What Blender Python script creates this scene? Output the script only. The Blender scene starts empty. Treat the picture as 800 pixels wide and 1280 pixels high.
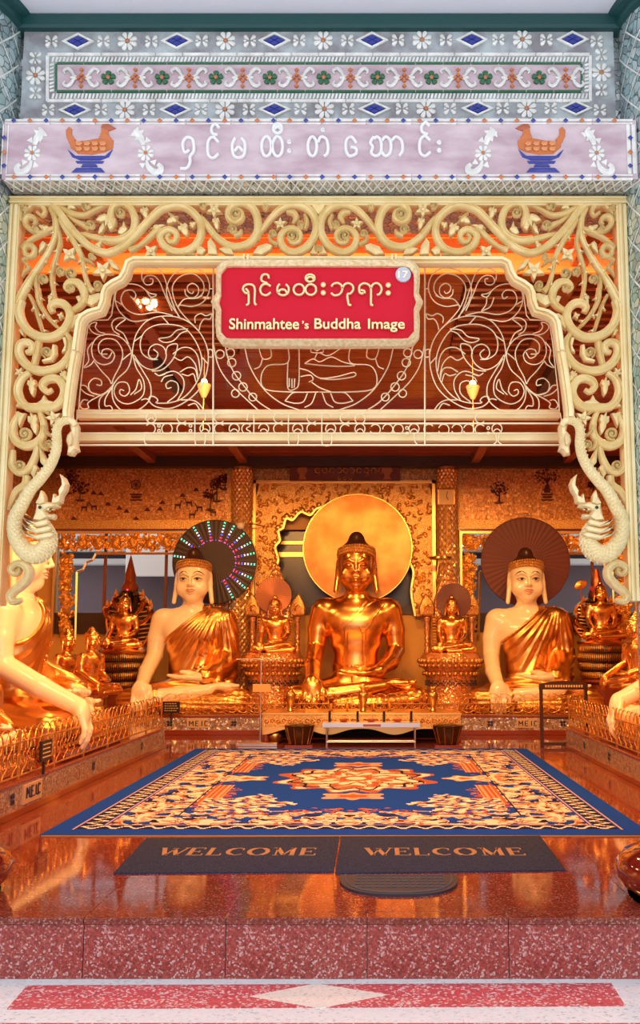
import bpy, bmesh, math, random
import numpy as np
from mathutils import Vector, Matrix
from mathutils.bvhtree import BVHTree
try:
    import openvdb as vdb
except ImportError:
    import pyopenvdb as vdb
random.seed(7); rng = np.random.default_rng(5)
C = bpy.context.scene.collection
SC = bpy.context.scene
PI = math.pi

# ------------------------------------------------------------------ camera, sky, lights, exposure
FP, VX, HY, CAMH = 1250.0, 472.0, 810.0, 1.21        # focal length and axis in pixels of the 800x1280 frame
TH = math.atan((HY-640)/FP)
cam = bpy.data.objects.new('camera', bpy.data.cameras.new('camera')); C.objects.link(cam)
cam.location = (0, 0, CAMH); cam.rotation_euler = (PI/2+TH, 0, 0)
cam.data.sensor_width = 36; cam.data.sensor_fit = 'AUTO'; cam.data.lens = 36*FP/1280
cam.data.shift_x = -(VX-400)/1280; cam.data.clip_start = 0.05
SC.camera = cam
SC.view_settings.view_transform = 'Standard'; SC.view_settings.look = 'None'
SC.view_settings.gamma = 1; SC.view_settings.use_curve_mapping = False
SC.view_settings.exposure = 0.0
w = bpy.data.worlds.new('sky'); SC.world = w; w.use_nodes = True
bg = w.node_tree.nodes['Background']; bg.inputs[0].default_value = (0.93, 0.96, 1.0, 1); bg.inputs[1].default_value = 1.75
CEIL = 4.35          # hall ceiling height
WARM = (1.0, 0.47, 0.14)

def light(name, kind, loc, power, col=WARM, size=0.1, rot=(0, 0, 0), sy=None, spot=2.4):
    L = bpy.data.lights.new(name, kind); L.energy = power; L.color = col
    if kind == 'AREA':
        L.shape = 'RECTANGLE'; L.size = size; L.size_y = sy or size
    else:
        L.shadow_soft_size = size
    if kind == 'SPOT':
        L.spot_size = spot; L.spot_blend = 0.6
    o = bpy.data.objects.new(name, L); C.objects.link(o); o.location = loc; o.rotation_euler = rot
    return o
# warm fill strips added out of view behind the entrance lintel, aimed at the images
for lx in (-2.1, -0.3, 1.5):
    light('hall_fill_strip', 'AREA', (lx, 6.1, 4.24), 185, size=1.5, sy=0.12, rot=(math.radians(68), 0, 0))
# added warm fill spots at the ceiling further in, without fixtures
for lx in (-3.2, -0.3, 2.6):
    for ly in (8.6, 11.4, 13.6):
        light('hall_fill_spot', 'SPOT', (lx, ly, CEIL-0.06), 165, size=0.09, spot=2.7)

# ------------------------------------------------------------------ pixel <-> place
CT, ST = math.cos(TH), math.sin(TH)
def at(px, py, Y):
    a = (px-VX)/FP; b = (640-py)/FP
    t = Y/(CT-b*ST)
    return Vector((a*t, Y, CAMH+t*(ST+b*CT)))
def gy(py, z=0.0):          # distance at which the ground plane z shows at row py
    b = (640-py)/FP
    return (z-CAMH)/(ST+b*CT)*(CT-b*ST)

# ------------------------------------------------------------------ materials
MATS = {}
def mat(name, col=(.8, .8, .8), rough=.5, metal=0.0, spec=None, emit=None, estr=0.0, coat=0.0, build=None):
    if name in MATS: return MATS[name]
    m = bpy.data.materials.new(name); m.use_nodes = True
    p = m.node_tree.nodes['Principled BSDF']
    p.inputs['Base Color'].default_value = (*col, 1); p.inputs['Roughness'].default_value = rough
    p.inputs['Metallic'].default_value = metal
    if spec is not None: p.inputs['Specular IOR Level'].default_value = spec
    if coat: p.inputs['Coat Weight'].default_value = coat; p.inputs['Coat Roughness'].default_value = .05
    if emit: p.inputs['Emission Color'].default_value = (*emit, 1); p.inputs['Emission Strength'].default_value = estr
    if build: build(m, m.node_tree, p)
    MATS[name] = m
    return m
def N(nt, t, **kw):
    n = nt.nodes.new(t)
    for k, v in kw.items():
        if k.startswith('_'): setattr(n, k[1:], v)
        else: n.inputs[k.replace('__', ' ')].default_value = v
    return n
def ramp(nt, fac, stops, interp='LINEAR'):
    r = nt.nodes.new('ShaderNodeValToRGB'); r.color_ramp.interpolation = interp
    e = r.color_ramp.elements
    while len(e) < len(stops): e.new(.5)
    for i, (p, c) in enumerate(stops):
        e[i].position = p; e[i].color = (*c, 1)
    nt.links.new(fac, r.inputs[0]); return r.outputs[0]
def coords(nt, scale=(1, 1, 1), kind='Object'):
    tc = nt.nodes.new('ShaderNodeTexCoord'); mp = nt.nodes.new('ShaderNodeMapping')
    mp.inputs['Scale'].default_value = scale
    nt.links.new(tc.outputs[kind], mp.inputs[0]); return mp.outputs[0]
def bump(nt, p, h, strength=.4, dist=.01):
    b = nt.nodes.new('ShaderNodeBump'); b.inputs['Strength'].default_value = strength; b.inputs['Distance'].default_value = dist
    nt.links.new(h, b.inputs['Height']); nt.links.new(b.outputs[0], p.inputs['Normal'])
def noise_mat(c1, c2, scale, detail=4, bmp=0, lo=.35, hi=.65, rv=None, sc3=(1, 1, 1)):
    def f(m, nt, p):
        n = N(nt, 'ShaderNodeTexNoise', Scale=scale, Detail=detail); nt.links.new(coords(nt, sc3), n.inputs['Vector'])
        nt.links.new(ramp(nt, n.outputs[0], [(lo, c1), (hi, c2)]), p.inputs['Base Color'])
        if bmp: bump(nt, p, n.outputs[0], bmp)
        if rv:
            mr = N(nt, 'ShaderNodeMapRange'); mr.inputs[3].default_value = rv[0]; mr.inputs[4].default_value = rv[1]
            nt.links.new(n.outputs[0], mr.inputs[0]); nt.links.new(mr.outputs[0], p.inputs['Roughness'])
    return f
def granite(cols, scale, scale2):
    def f(m, nt, p):
        v = N(nt, 'ShaderNodeTexVoronoi', Scale=scale); c = coords(nt); nt.links.new(c, v.inputs['Vector'])
        s = N(nt, 'ShaderNodeSeparateColor'); nt.links.new(v.outputs['Color'], s.inputs[0])
        n = N(nt, 'ShaderNodeTexNoise', Scale=scale2, Detail=3); nt.links.new(c, n.inputs['Vector'])
        a = nt.nodes.new('ShaderNodeMath'); a.operation = 'MULTIPLY_ADD'; a.inputs[1].default_value = .35; a.use_clamp = True
        b = nt.nodes.new('ShaderNodeMath'); b.operation = 'MULTIPLY'; b.inputs[1].default_value = .8
        nt.links.new(s.outputs[0], b.inputs[0]); nt.links.new(n.outputs[0], a.inputs[0]); nt.links.new(b.outputs[0], a.inputs[2])
        nt.links.new(ramp(nt, a.outputs[0], cols), p.inputs['Base Color'])
    return f
def mirror_mosaic(scale, tint, amt=.5, base_r=.18, col2=None, rnd=1.0, mort=.3):      # little mirror chips, each set at its own tilt
    def f(m, nt, p):
        v = N(nt, 'ShaderNodeTexVoronoi', Scale=scale, Randomness=rnd); c = coords(nt); nt.links.new(c, v.inputs['Vector'])
        geo = nt.nodes.new('ShaderNodeNewGeometry')
        s = nt.nodes.new('ShaderNodeVectorMath'); s.operation = 'MULTIPLY_ADD'
        s.inputs[1].default_value = (amt, amt, amt); s.inputs[2].default_value = (-amt/2, -amt/2, -amt/2)
        a = nt.nodes.new('ShaderNodeVectorMath'); a.operation = 'ADD'; nn = nt.nodes.new('ShaderNodeVectorMath'); nn.operation = 'NORMALIZE'
        nt.links.new(v.outputs['Color'], s.inputs[0]); nt.links.new(s.outputs[0], a.inputs[0]); nt.links.new(geo.outputs['Normal'], a.inputs[1])
        nt.links.new(a.outputs[0], nn.inputs[0]); nt.links.new(nn.outputs[0], p.inputs['Normal'])
        e = N(nt, 'ShaderNodeTexVoronoi', Scale=scale, Randomness=rnd, _feature='DISTANCE_TO_EDGE'); nt.links.new(c, e.inputs['Vector'])
        sp = N(nt, 'ShaderNodeSeparateColor'); nt.links.new(v.outputs['Color'], sp.inputs[0])
        cc = ramp(nt, sp.outputs[1], [(0, tint), (1, col2 or tint)])
        mx = nt.nodes.new('ShaderNodeMix'); mx.data_type = 'RGBA'
        mx.inputs[6].default_value = (tint[0]*mort, tint[1]*mort, tint[2]*mort, 1)
        nt.links.new(ramp(nt, e.outputs['Distance'], [(.02, (0, 0, 0)), (.07, (1, 1, 1))]), mx.inputs[0])
        nt.links.new(cc, mx.inputs[7]); nt.links.new(mx.outputs[2], p.inputs['Base Color'])
    return f

GOLDP = mat('gold_paint_carving', (.84, .66, .31), .5, .15, build=noise_mat((.74, .54, .22), (.88, .70, .36), 9, 5, .15, rv=(.32, .5)))
WIREM = mat('cream_gold_wire', (.85, .72, .45), .4, .3)
MOLD = mat('gold_paint_molding', (.87, .70, .36), .45, .15, build=noise_mat((.82, .63, .29), (.90, .75, .42), 5, 5, .08))
SGOLD = mat('polished_gold_statue', (.95, .50, .15), .22, 1.0, build=noise_mat((.86, .40, .10), (.96, .54, .19), 3, 4, .04, rv=(.16, .34)))
RGOLD = mat('gilded_robe', (.90, .52, .18), .26, 1.0, build=noise_mat((.78, .36, .10), (.95, .56, .20), 4, 4, .1, rv=(.2, .38)))
SKIN = mat('cream_enamel', (.93, .80, .60), .22, coat=.4)
HAIR = mat('dark_brown_lacquer', (.045, .018, .012), .3)
DARK = mat('black_paint', (.012, .01, .01), .4)
LIPS = mat('rose_paint', (.62, .16, .10), .35)
CARVE = mat('gilded_carving', (.92, .55, .17), .35, .8, build=noise_mat((.45, .18, .035), (.97, .62, .22), 60, 5, .6))
FRAMEG = mat('gilded_frame', (.93, .58, .20), .3, .85)
REDG = mat('red_gold_glass', (.60, .17, .06), .2, .6, build=mirror_mosaic(55, (.75, .26, .09), .5, col2=(.95, .55, .25)))
MOSW = mat('gold_mirror_mosaic', (.9, .45, .14), .35, .4, build=mirror_mosaic(22, (.85, .36, .11), .10, col2=(1.0, .56, .24), rnd=.35, mort=.62))
SCALEM = mat('gold_mirror_scale', (1.0, .66, .28), .32, .8)
PLM = mat('plinth_mosaic', (.5, .3, .2), .25, .5, build=mirror_mosaic(34, (.42, .26, .20), .4, col2=(.75, .62, .50)))
REDP = mat('dark_red_lacquer', (.22, .035, .018), .25, coat=.5)
WOODC = mat('varnished_red_wood', (.42, .09, .025), .28, coat=.3, build=noise_mat((.26, .045, .012), (.50, .115, .03), 5, 6, .05, sc3=(.6, 8, 8)))
DWOOD = mat('dark_timber', (.045, .018, .012), .45)
STEEL = mat('brushed_steel', (.72, .72, .74), .28, 1.0)
BRASS = mat('aged_brass', (.62, .36, .13), .3, 1.0)
BRONZE = mat('dark_bronze', (.10, .06, .03), .35, .8)
WHITET = mat('white_glazed_tile', (.80, .81, .78), .3, build=noise_mat((.62, .62, .58), (.86, .87, .84), 14, 4))
GREENT = mat('green_glass_tile', (.03, .14, .06), .15)
BLUET = mat('cobalt_glass_tile', (.035, .05, .30), .15)
ORANT = mat('orange_glass_tile', (.58, .17, .05), .2)
GREYC = mat('grey_blue_mortar', (.36, .42, .45), .7, build=noise_mat((.25, .24, .26), (.46, .52, .54), 9, 9, .3))
PINKC = mat('pink_mortar', (.62, .44, .50), .6, build=noise_mat((.46, .32, .37), (.64, .52, .56), 5, 8, .2, sc3=(1, 1, 2.5)))
TEALM = mat('teal_mirror_mosaic', (.5, .68, .68), .2, .6, build=mirror_mosaic(20, (.36, .55, .55), .35, col2=(.75, .85, .86)))
SILVM = mat('silver_mirror_mosaic', (.7, .72, .72), .22, .5, build=mirror_mosaic(26, (.48, .50, .48), .35, col2=(.80, .84, .84)))
CORN = mat('dark_green_cornice_paint', (.008, .06, .06), .4)
LILAC = mat('lilac_white_plaster', (.80, .80, .88), .7)
REDSIGN = mat('crimson_sign_paint', (.60, .006, .025), .55, spec=.2)
GLASS = mat('dark_glass', (.03, .025, .05), .22)
GRAN = mat('red_granite_polished', (.45, .1, .07), .06, spec=.4,
           build=granite([(0, (.02, .008, .008)), (.2, (.12, .016, .010)), (.6, (.20, .030, .018)), (.84, (.25, .055, .035)), (.94, (.32, .16, .13))], 140, 6))
GRANR = mat('red_granite_riser', (.45, .1, .08), .32,
           build=granite([(0, (.02, .012, .012)), (.2, (.17, .025, .020)), (.6, (.32, .042, .034)), (.82, (.35, .075, .06)), (.93, (.52, .33, .31))], 130, 8))
TERW = mat('white_terrazzo', (.8, .8, .82), .5, build=granite([(0, (.06, .06, .06)), (.16, (.55, .57, .58)), (.3, (.74, .77, .80)), (1, (.80, .84, .87))], 85, 4))
TERR = mat('red_terrazzo', (.6, .1, .12), .5, build=granite([(0, (.10, .02, .02)), (.2, (.50, .06, .08)), (.78, (.60, .11, .13)), (.86, (.75, .55, .55))], 95, 4))
TERC = mat('cream_terrazzo', (.8, .76, .7), .5, build=granite([(0, (.08, .08, .06)), (.16, (.60, .57, .50)), (.3, (.78, .75, .68)), (1, (.84, .82, .76))], 85, 4))
GROUT = mat('grout', (.45, .36, .33), .7)

# ------------------------------------------------------------------ mesh kit
class MB:
    def __init__(s): s.v = []; s.f = []
    def add(s, vs, fs):
        k = len(s.v); s.v += [tuple(x) for x in vs]; s.f += [tuple(i+k for i in f) for f in fs]; return s
    def box(s, x0, x1, y0, y1, z0, z1, bev=0):
        if bev:
            b = bev; vs = []
            for (z, i) in ((z0, b), (z0+b, 0), (z1-b, 0), (z1, b)):
                vs += [(x0+i, y0+i, z), (x1-i, y0+i, z), (x1-i, y1-i, z), (x0+i, y1-i, z)]
            fs = [(3, 2, 1, 0), (12, 13, 14, 15)]
            for r in range(3):
                for j in range(4): fs.append((r*4+j, r*4+(j+1) % 4, r*4+4+(j+1) % 4, r*4+4+j))
            return s.add(vs, fs)
        return s.add([(x0, y0, z0), (x1, y0, z0), (x1, y1, z0), (x0, y1, z0), (x0, y0, z1), (x1, y0, z1), (x1, y1, z1), (x0, y1, z1)],
                     [(0, 3, 2, 1), (4, 5, 6, 7), (0, 1, 5, 4), (1, 2, 6, 5), (2, 3, 7, 6), (3, 0, 4, 7)])
    def lathe(s, prof, c=(0, 0, 0), n=24, sx=1, sy=1, wob=None):
        vs = []; fs = []
        for (r, z) in prof:
            for j in range(n):
                a = 2*PI*j/n; rr = r*(wob(a, z) if wob else 1)
                vs.append((c[0]+rr*math.cos(a)*sx, c[1]+rr*math.sin(a)*sy, c[2]+z))
        m = len(prof)
        for i in range(m-1):
            for j in range(n):
                fs.append((i*n+j, i*n+(j+1) % n, (i+1)*n+(j+1) % n, (i+1)*n+j))
        fs.append(tuple(range(n-1, -1, -1))); fs.append(tuple((m-1)*n+j for j in range(n)))
        return s.add(vs, fs)
    def tube(s, pts, r, n=6, closed=False, flat=1.0):
        pts = [Vector(p) for p in pts]; m = len(pts)
        if m < 2: return s
        R = r if isinstance(r, (list, tuple)) else [r]*m
        if len(R) != m: R = [float(x) for x in np.interp(np.linspace(0, 1, m), np.linspace(0, 1, len(R)), R)]
        vs = []; up = None
        for i in range(m):
            if closed: t = pts[(i+1) % m]-pts[i-1]
            else: t = pts[min(i+1, m-1)]-pts[max(i-1, 0)]
            if t.length < 1e-9: t = Vector((0, 0, 1))
            t.normalize()
            if up is None:
                up = Vector((0, 1, 0)) if abs(t.y) < .9 else Vector((1, 0, 0))
            sd = t.cross(up)
            if sd.length < 1e-6: sd = t.cross(Vector((1, 0, .01)))
            sd.normalize(); up = sd.cross(t).normalized()
            for j in range(n):
                a = 2*PI*j/n
                vs.append(pts[i]+sd*(math.cos(a)*R[i])+up*(math.sin(a)*R[i]*flat))
        fs = []
        for i in range(m if closed else m-1):
            k = (i+1) % m
            for j in range(n):
                fs.append((i*n+j, i*n+(j+1) % n, k*n+(j+1) % n, k*n+j))
        if not closed:
            fs.append(tuple(range(n-1, -1, -1))); fs.append(tuple((m-1)*n+j for j in range(n)))
        return s.add(vs, fs)
    def plate(s, poly, d, bev=.3, c=None, ridge=0.0):      # poly: points in the XZ plane at their Y (front face), d = thickness back
        P = [Vector(p) for p in poly]; n = len(P)
        c = Vector(c) if c else sum(P, Vector())/n
        cr = [(P[i].x-c.x)*(P[(i+1) % n].z-c.z)-(P[i].z-c.z)*(P[(i+1) % n].x-c.x) for i in range(n)]
        if n > 4 and min(cr)*max(cr) < -1e-9:                # outline the centre cannot see all of: flat top with a bevelled edge
            ar = sum(P[i].x*P[(i+1) % n].z-P[(i+1) % n].x*P[i].z for i in range(n)); per = sum((P[(i+1) % n]-P[i]).length for i in range(n))
            q = min(.35*abs(ar)/per, d*.35)*(1 if ar > 0 else -1); ins = []
            for i in range(n):
                a = P[i]-P[i-1]; e = P[(i+1) % n]-P[i]; na = Vector((-a.z, 0, a.x)).normalized()+Vector((-e.z, 0, e.x)).normalized()
                if na.length > 1e-6: na.normalize()
                ins.append(P[i]+na*q)
            vs = [p+Vector((0, d, 0)) for p in P]+[p+Vector((0, d*.35, 0)) for p in P]+ins
            fs = [tuple(range(n-1, -1, -1)), tuple(range(2*n, 3*n))]
            for j in range(n):
                k = (j+1) % n; fs += [(j, k, n+k, n+j), (n+j, n+k, 2*n+k, 2*n+j)]
            return s.add(vs, fs)
        ins = [c+(p-c)*(1-bev*.35) for p in P]
        back = [p+Vector((0, d, 0)) for p in P]; mid = [p+Vector((0, d*bev, 0)) for p in P]
        vs = back+mid+ins+[c+Vector((0, -ridge, 0))]
        fs = []
        for j in range(n):
            k = (j+1) % n
            fs += [(j, k, n+k, n+j), (n+j, n+k, 2*n+k, 2*n+j), (2*n+j, 2*n+k, 3*n)]
        fs.append(tuple(range(n-1, -1, -1)))
        return s.add(vs, fs)
    def ribbon(s, pts, wd, d, prof=None):                    # relief band lying in the XZ plane
        prof = prof or [(-1, .1), (-1, .62), (-.76, .86), (-.56, .72), (0, .98), (.56, .72), (.76, .86), (1, .62), (1, .1)]
        pts = [Vector(p) for p in pts]; m = len(pts); n = len(prof)
        W = [float(x) for x in np.interp(np.linspace(0, 1, m), np.linspace(0, 1, len(wd)), wd)]
        wm = max(W); vs = []
        for i in range(m):
            t = pts[min(i+1, m-1)]-pts[max(i-1, 0)]
            if t.length < 1e-9: t = Vector((1, 0, 0))
            t.y = 0; t.normalize(); nn = Vector((t.z, 0, -t.x))
            q = .45+.55*min(1, W[i]/wm)
            for (u, v) in prof: vs.append(pts[i]+nn*(u*W[i])-Vector((0, (v*q-.5)*d, 0)))
        fs = []
        for i in range(m-1):
            for j in range(n):
                k = (j+1) % n
                fs.append((i*n+j, (i+1)*n+j, (i+1)*n+k, i*n+k))
        fs.append(tuple(range(n))); fs.append(tuple((m-1)*n+j for j in range(n-1, -1, -1)))
        return s.add(vs, fs)
    def ell(s, c, r, nu=12, nv=8):
        prof = [(math.sin(PI*(i+.02)/(nv+.04)), -math.cos(PI*(i+.02)/(nv+.04))) for i in range(nv+1)]
        vs = []; fs = []
        for (a, z) in prof:
            for j in range(nu): vs.append((c[0]+r[0]*a*math.cos(2*PI*j/nu), c[1]+r[1]*a*math.sin(2*PI*j/nu), c[2]+r[2]*z))
        for i in range(nv):
            for j in range(nu): fs.append((i*nu+j, i*nu+(j+1) % nu, (i+1)*nu+(j+1) % nu, (i+1)*nu+j))
        return s.add(vs, fs)
    def mesh(s, name, m, smooth=False, origin=(0, 0, 0)):
        me = bpy.data.meshes.new(name)
        o = origin
        me.from_pydata([(a-o[0], b-o[1], c-o[2]) for a, b, c in s.v] if any(o) else s.v, [], s.f)
        if m: me.materials.append(m)
        if smooth:
            me.polygons.foreach_set('use_smooth', [True]*len(me.polygons))
            try: me.set_sharp_from_angle(angle=math.radians(smooth if smooth > 1 else 40))
            except Exception: pass
        me.update(); return me

def cat(pts, k=6, closed=False):                            # Catmull-Rom through control points
    P = [np.array(p, float) for p in pts]; n = len(P); out = []
    rngi = range(n if closed else n-1)
    for i in rngi:
        p0 = P[i-1] if (closed or i > 0) else 2*P[0]-P[1]
        p1 = P[i]; p2 = P[(i+1) % n]
        p3 = P[(i+2) % n] if (closed or i+2 < n) else 2*P[n-1]-P[n-2]
        for j in range(k):
            t = j/k
            out.append(.5*((2*p1)+(p2-p0)*t+(2*p0-5*p1+4*p2-p3)*t*t+(3*p1-p0-3*p2+p3)*t**3))
    if not closed: out.append(P[-1])
    return [tuple(o) for o in out]

# ------------------------------------------------------------------ objects
def link(o, parent=None):
    C.objects.link(o)
    if parent is not None: o.parent = parent
    return o
def wloc(p):
    v = Vector(p.location)
    while p.parent is not None: p = p.parent; v = v+Vector(p.location)
    return v
def thing(name, label, category, loc=(0, 0, 0), group=None, rz=0.0):
    o = bpy.data.objects.new(name, None); o.location = loc; o.rotation_euler = (0, 0, rz); o.empty_display_size = .1
    link(o); o['label'] = label; o['category'] = category
    if group: o['group'] = group
    return o
def tag(o, label=None, category=None, group=None, kind=None):
    if label: o['label'] = label
    if category: o['category'] = category
    if group: o['group'] = group
    if kind: o['kind'] = kind
    return o
def put(name, mb, m, parent=None, smooth=False, label=None, kind=None):   # mb in world coordinates
    if parent is not None: org = wloc(parent)
    else:
        a = np.array(mb.v); org = Vector(((a[:, 0].min()+a[:, 0].max())/2, (a[:, 1].min()+a[:, 1].max())/2, a[:, 2].min()))
    if parent is not None:
        a = np.array(mb.v); cc = Vector(((a[:, 0].min()+a[:, 0].max())/2, (a[:, 1].min()+a[:, 1].max())/2, a[:, 2].min()))
        me = mb.mesh(name, m, smooth, tuple(cc)); o = bpy.data.objects.new(name, me); o.location = cc-org
    else:
        me = mb.mesh(name, m, smooth, tuple(org)); o = bpy.data.objects.new(name, me); o.location = org
    link(o, parent)
    if label: o['label'] = label
    if kind: o['kind'] = kind
    return o
def struct(name, mb, m, parent=None, smooth=False):
    o = put(name, mb, m, parent, smooth)
    if parent is None: o['kind'] = 'structure'
    return o
def inst(name, me, loc, parent=None, rot=(0, 0, 0), sc=(1, 1, 1)):       # loc in world coordinates (parent unrotated)
    o = bpy.data.objects.new(name, me); link(o, parent)
    o.location = Vector(loc)-(wloc(parent) if parent is not None else Vector()); o.rotation_euler = rot; o.scale = sc
    return o
def copy_tree(o, parent=None):
    c = o.copy(); C.objects.link(c); c.parent = parent
    for ch in list(o.children): copy_tree(ch, c)
    return c
# ------------------------------------------------------------------ floors, steps
FLZ = -0.266; EDGE = 4.74; XL, XR = -5.6, 5.0; WALLY = 16.5
lf = struct('floor_outer', MB().box(-4.5, 4.5, -2.0, EDGE+.02, FLZ-.1, FLZ), TERW)
def ter(name, pix, m):
    pts = [at(px, py, gy(py, FLZ)) for px, py in pix]
    b = MB(); n = len(pts)
    b.add([(p.x, p.y, FLZ-.02) for p in pts]+[(p.x, p.y, FLZ+.0015) for p in pts],
          [tuple(range(n-1, -1, -1)), tuple(range(n, 2*n))]+[(i, (i+1) % n, n+(i+1) % n, n+i) for i in range(n)])
    return put(name, b, m, lf)
ter('red_band', [(8, 1262), (782, 1258), (764, 1229), (34, 1232)], TERR)
dm = [at(px, py, gy(py, FLZ)) for px, py in [(312, 1246), (400, 1261), (484, 1244), (395, 1230)]]
b = MB(); b.add([(p.x, p.y, FLZ-.01) for p in dm]+[(p.x, p.y, FLZ+.003) for p in dm], [(3, 2, 1, 0), (4, 5, 6, 7)]+[(i, (i+1) % 4, 4+(i+1) % 4, 4+i) for i in range(4)])
put('cream_diamond', b, TERC, lf)
# second dark strip at the very bottom edge
b = MB().box(-4.5, 4.5, 3.9, at(0, 1279, gy(1279, FLZ)).y, FLZ-.01, FLZ+.0012); put('dark_red_strip', b, TERR, lf)
# riser slabs
rs = struct('step_riser', MB().box(-4.5, 4.5, EDGE+.02, EDGE+.3, FLZ-.05, -.05), GROUT)
xs = [at(p, 1190, EDGE).x for p in (104, 282, 459, 636)]; dx = xs[1]-xs[0]
xj = sorted([xs[0]-dx*k for k in range(1, 5)]+xs+[xs[-1]+dx*k for k in range(1, 5)])
for a_, b_ in zip(xj[:-1], xj[1:]):
    put('granite_slab', MB().box(a_+.002, b_-.002, EDGE, EDGE+.03, FLZ, -.022, .003), GRANR, rs)
# polished hall floor: tiles with open joints, nosing strip along the edge
fl = struct('floor', MB().box(XL, XR, EDGE+.03, WALLY+2, -.12, -.006), GROUT)
for a_, b_ in zip(xj[:-1], xj[1:]):
    put('nosing_tile', MB().box(a_+.0015, b_-.0015, EDGE-.012, EDGE+.1, -.03, 0, .004), GRAN, fl)
xt = [x for x in xj]
while xt[0] > XL: xt.insert(0, xt[0]-dx)
while xt[-1] < XR: xt.append(xt[-1]+dx)
tm = MB().box(-dx/2+.0012, dx/2-.0012, -.34+.0012, .34-.0012, -.02, 0, .0015).mesh('floor_tile', GRAN)
ty = EDGE+.1; ny = 0
while ty < WALLY-.2:
    for a_, b_ in zip(xt[:-1], xt[1:]):
        inst('floor_tile', tm, ((a_+b_)/2, ty+.34, 0), fl, sc=(1, 1, 1))
    ty += .68
# ------------------------------------------------------------------ hall shell
wall_l = struct('wall_left', MB().box(XL-.2, XL, 5.4, WALLY+.2, 0, CEIL), mat('gold_wall_paint', (.62, .33, .12), .5, build=mirror_mosaic(14, (.55, .26, .09), .25, col2=(.8, .45, .18))))
wall_r = struct('wall_right', MB().box(XR, XR+.2, 5.4, WALLY+.2, 0, CEIL), MATS['gold_wall_paint'])
cl = struct('ceiling', MB().box(XL-.2, XR+.2, 5.3, WALLY+.2, CEIL, CEIL+.1), DWOOD)
pm = MB().box(XL, XR, -.1+.003, .1-.003, -.025, 0, .004).mesh('ceiling_plank', WOODC)
y = 5.6
while y < WALLY-.1:
    o = inst('ceiling_plank', pm, (0, y, CEIL), cl); o.location.z -= rng.uniform(0, .006)
    y += .2
# joists along the hall and cross battens of an open louvre grille
for jx in (-3.7, -2.2, 1.6, 3.1):
    put('ceiling_joist', MB().box(jx-.07, jx+.07, 5.6, WALLY-.1, CEIL-.14, CEIL-.02, .008), WOODC, cl)
for jy in (7.7, 13.0, 16.2):
    put('cross_beam', MB().box(XL, XR, jy-.10, jy+.10, CEIL-.20, CEIL-.02, .01), mat('orange_varnished_beam', (.34, .08, .015), .4) if jy < 8 else (DWOOD if jy > 16 else WOODC), cl)
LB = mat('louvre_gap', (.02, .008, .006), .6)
for side, (x0, x1) in (('l', (-2.95, -1.45)), ('r', (.75, 2.3))):
    g = thing('ceiling_louvre', 'dark slatted grille in the wooden ceiling, %s of the sign' % ('left' if side == 'l' else 'right'), 'grille', ((x0+x1)/2, 9.1, CEIL-.10), 'slatted ceiling grilles')
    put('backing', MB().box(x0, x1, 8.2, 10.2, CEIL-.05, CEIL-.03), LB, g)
    for k in range(11):
        yy = 8.2+k*.195
        put('slat', MB().box(x0, x1, yy, yy+.075, CEIL-.10, CEIL-.05, .006), WOODC, g)
for bx, rz, ln in ((-2.35, .5, 1.1), (1.95, -.75, 1.2)):
    put('grey_brace', MB().box(bx-.06, bx+.06, 10.4, 10.4+ln, CEIL-.16, CEIL-.02, .006), mat('grey_paint', (.10, .085, .09), .5), cl)

def X16(px, Y=WALLY): return at(px, 640, Y).x
def Z16(py, Y=WALLY): return at(472, py, Y).z
# back wall with openings (bays and central niche)
wb = MB()
zt, zb1 = CEIL, Z16(662)
wb.box(XL-.2, XR+.2, WALLY, WALLY+.2, zb1, zt)                 # band above the bays
for (p0, p1) in ((-40, 72), (286, 320), (541, 575), (792, 860)):
    wb.box(X16(p0), X16(p1), WALLY, WALLY+.2, Z16(769), zb1)
wb.box(X16(-40), X16(860), WALLY, WALLY+.2, 0, Z16(769))
wall_b = struct('wall_back', wb, mat('ochre_wall_paint', (.70, .36, .08), .5))
WY = WALLY-.03
def panel(p0, p1, q0, q1, m, name, y=WY, th=.03, lab=None, par=wall_b):
    return put(name, MB().box(X16(p0, y), X16(p1, y), y, y+th, Z16(q1, y), Z16(q0, y)), m, par, label=lab)
panel(60, 290, 582, 650, MOSW, 'mosaic_panel'); panel(572, 800, 582, 650, MOSW, 'mosaic_panel')
panel(60, 290, 650, 661, CARVE, 'carved_border', WY-.02); panel(572, 800, 650, 661, CARVE, 'carved_border', WY-.02)
for p0, p1 in ((60, 290), (572, 800)):
    panel(p0, p1, 576, 582, REDG, 'carved_border', WY-.02); panel(p0, p1, 661, 663, REDP, 'dark_bead', WY-.03)
panel(64, 68, 582, 650, CARVE, 'carved_border', WY-.02); panel(573, 577, 582, 650, CARVE, 'carved_border', WY-.02)
panel(283, 290, 582, 650, CARVE, 'carved_border', WY-.02)
panel(316, 362, 579, 601, MOSW, 'mosaic_panel'); panel(500, 546, 579, 601, MOSW, 'mosaic_panel')
panel(40, 820, 568, 578, DWOOD, 'dark_beam', WY-.25, .25)
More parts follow.
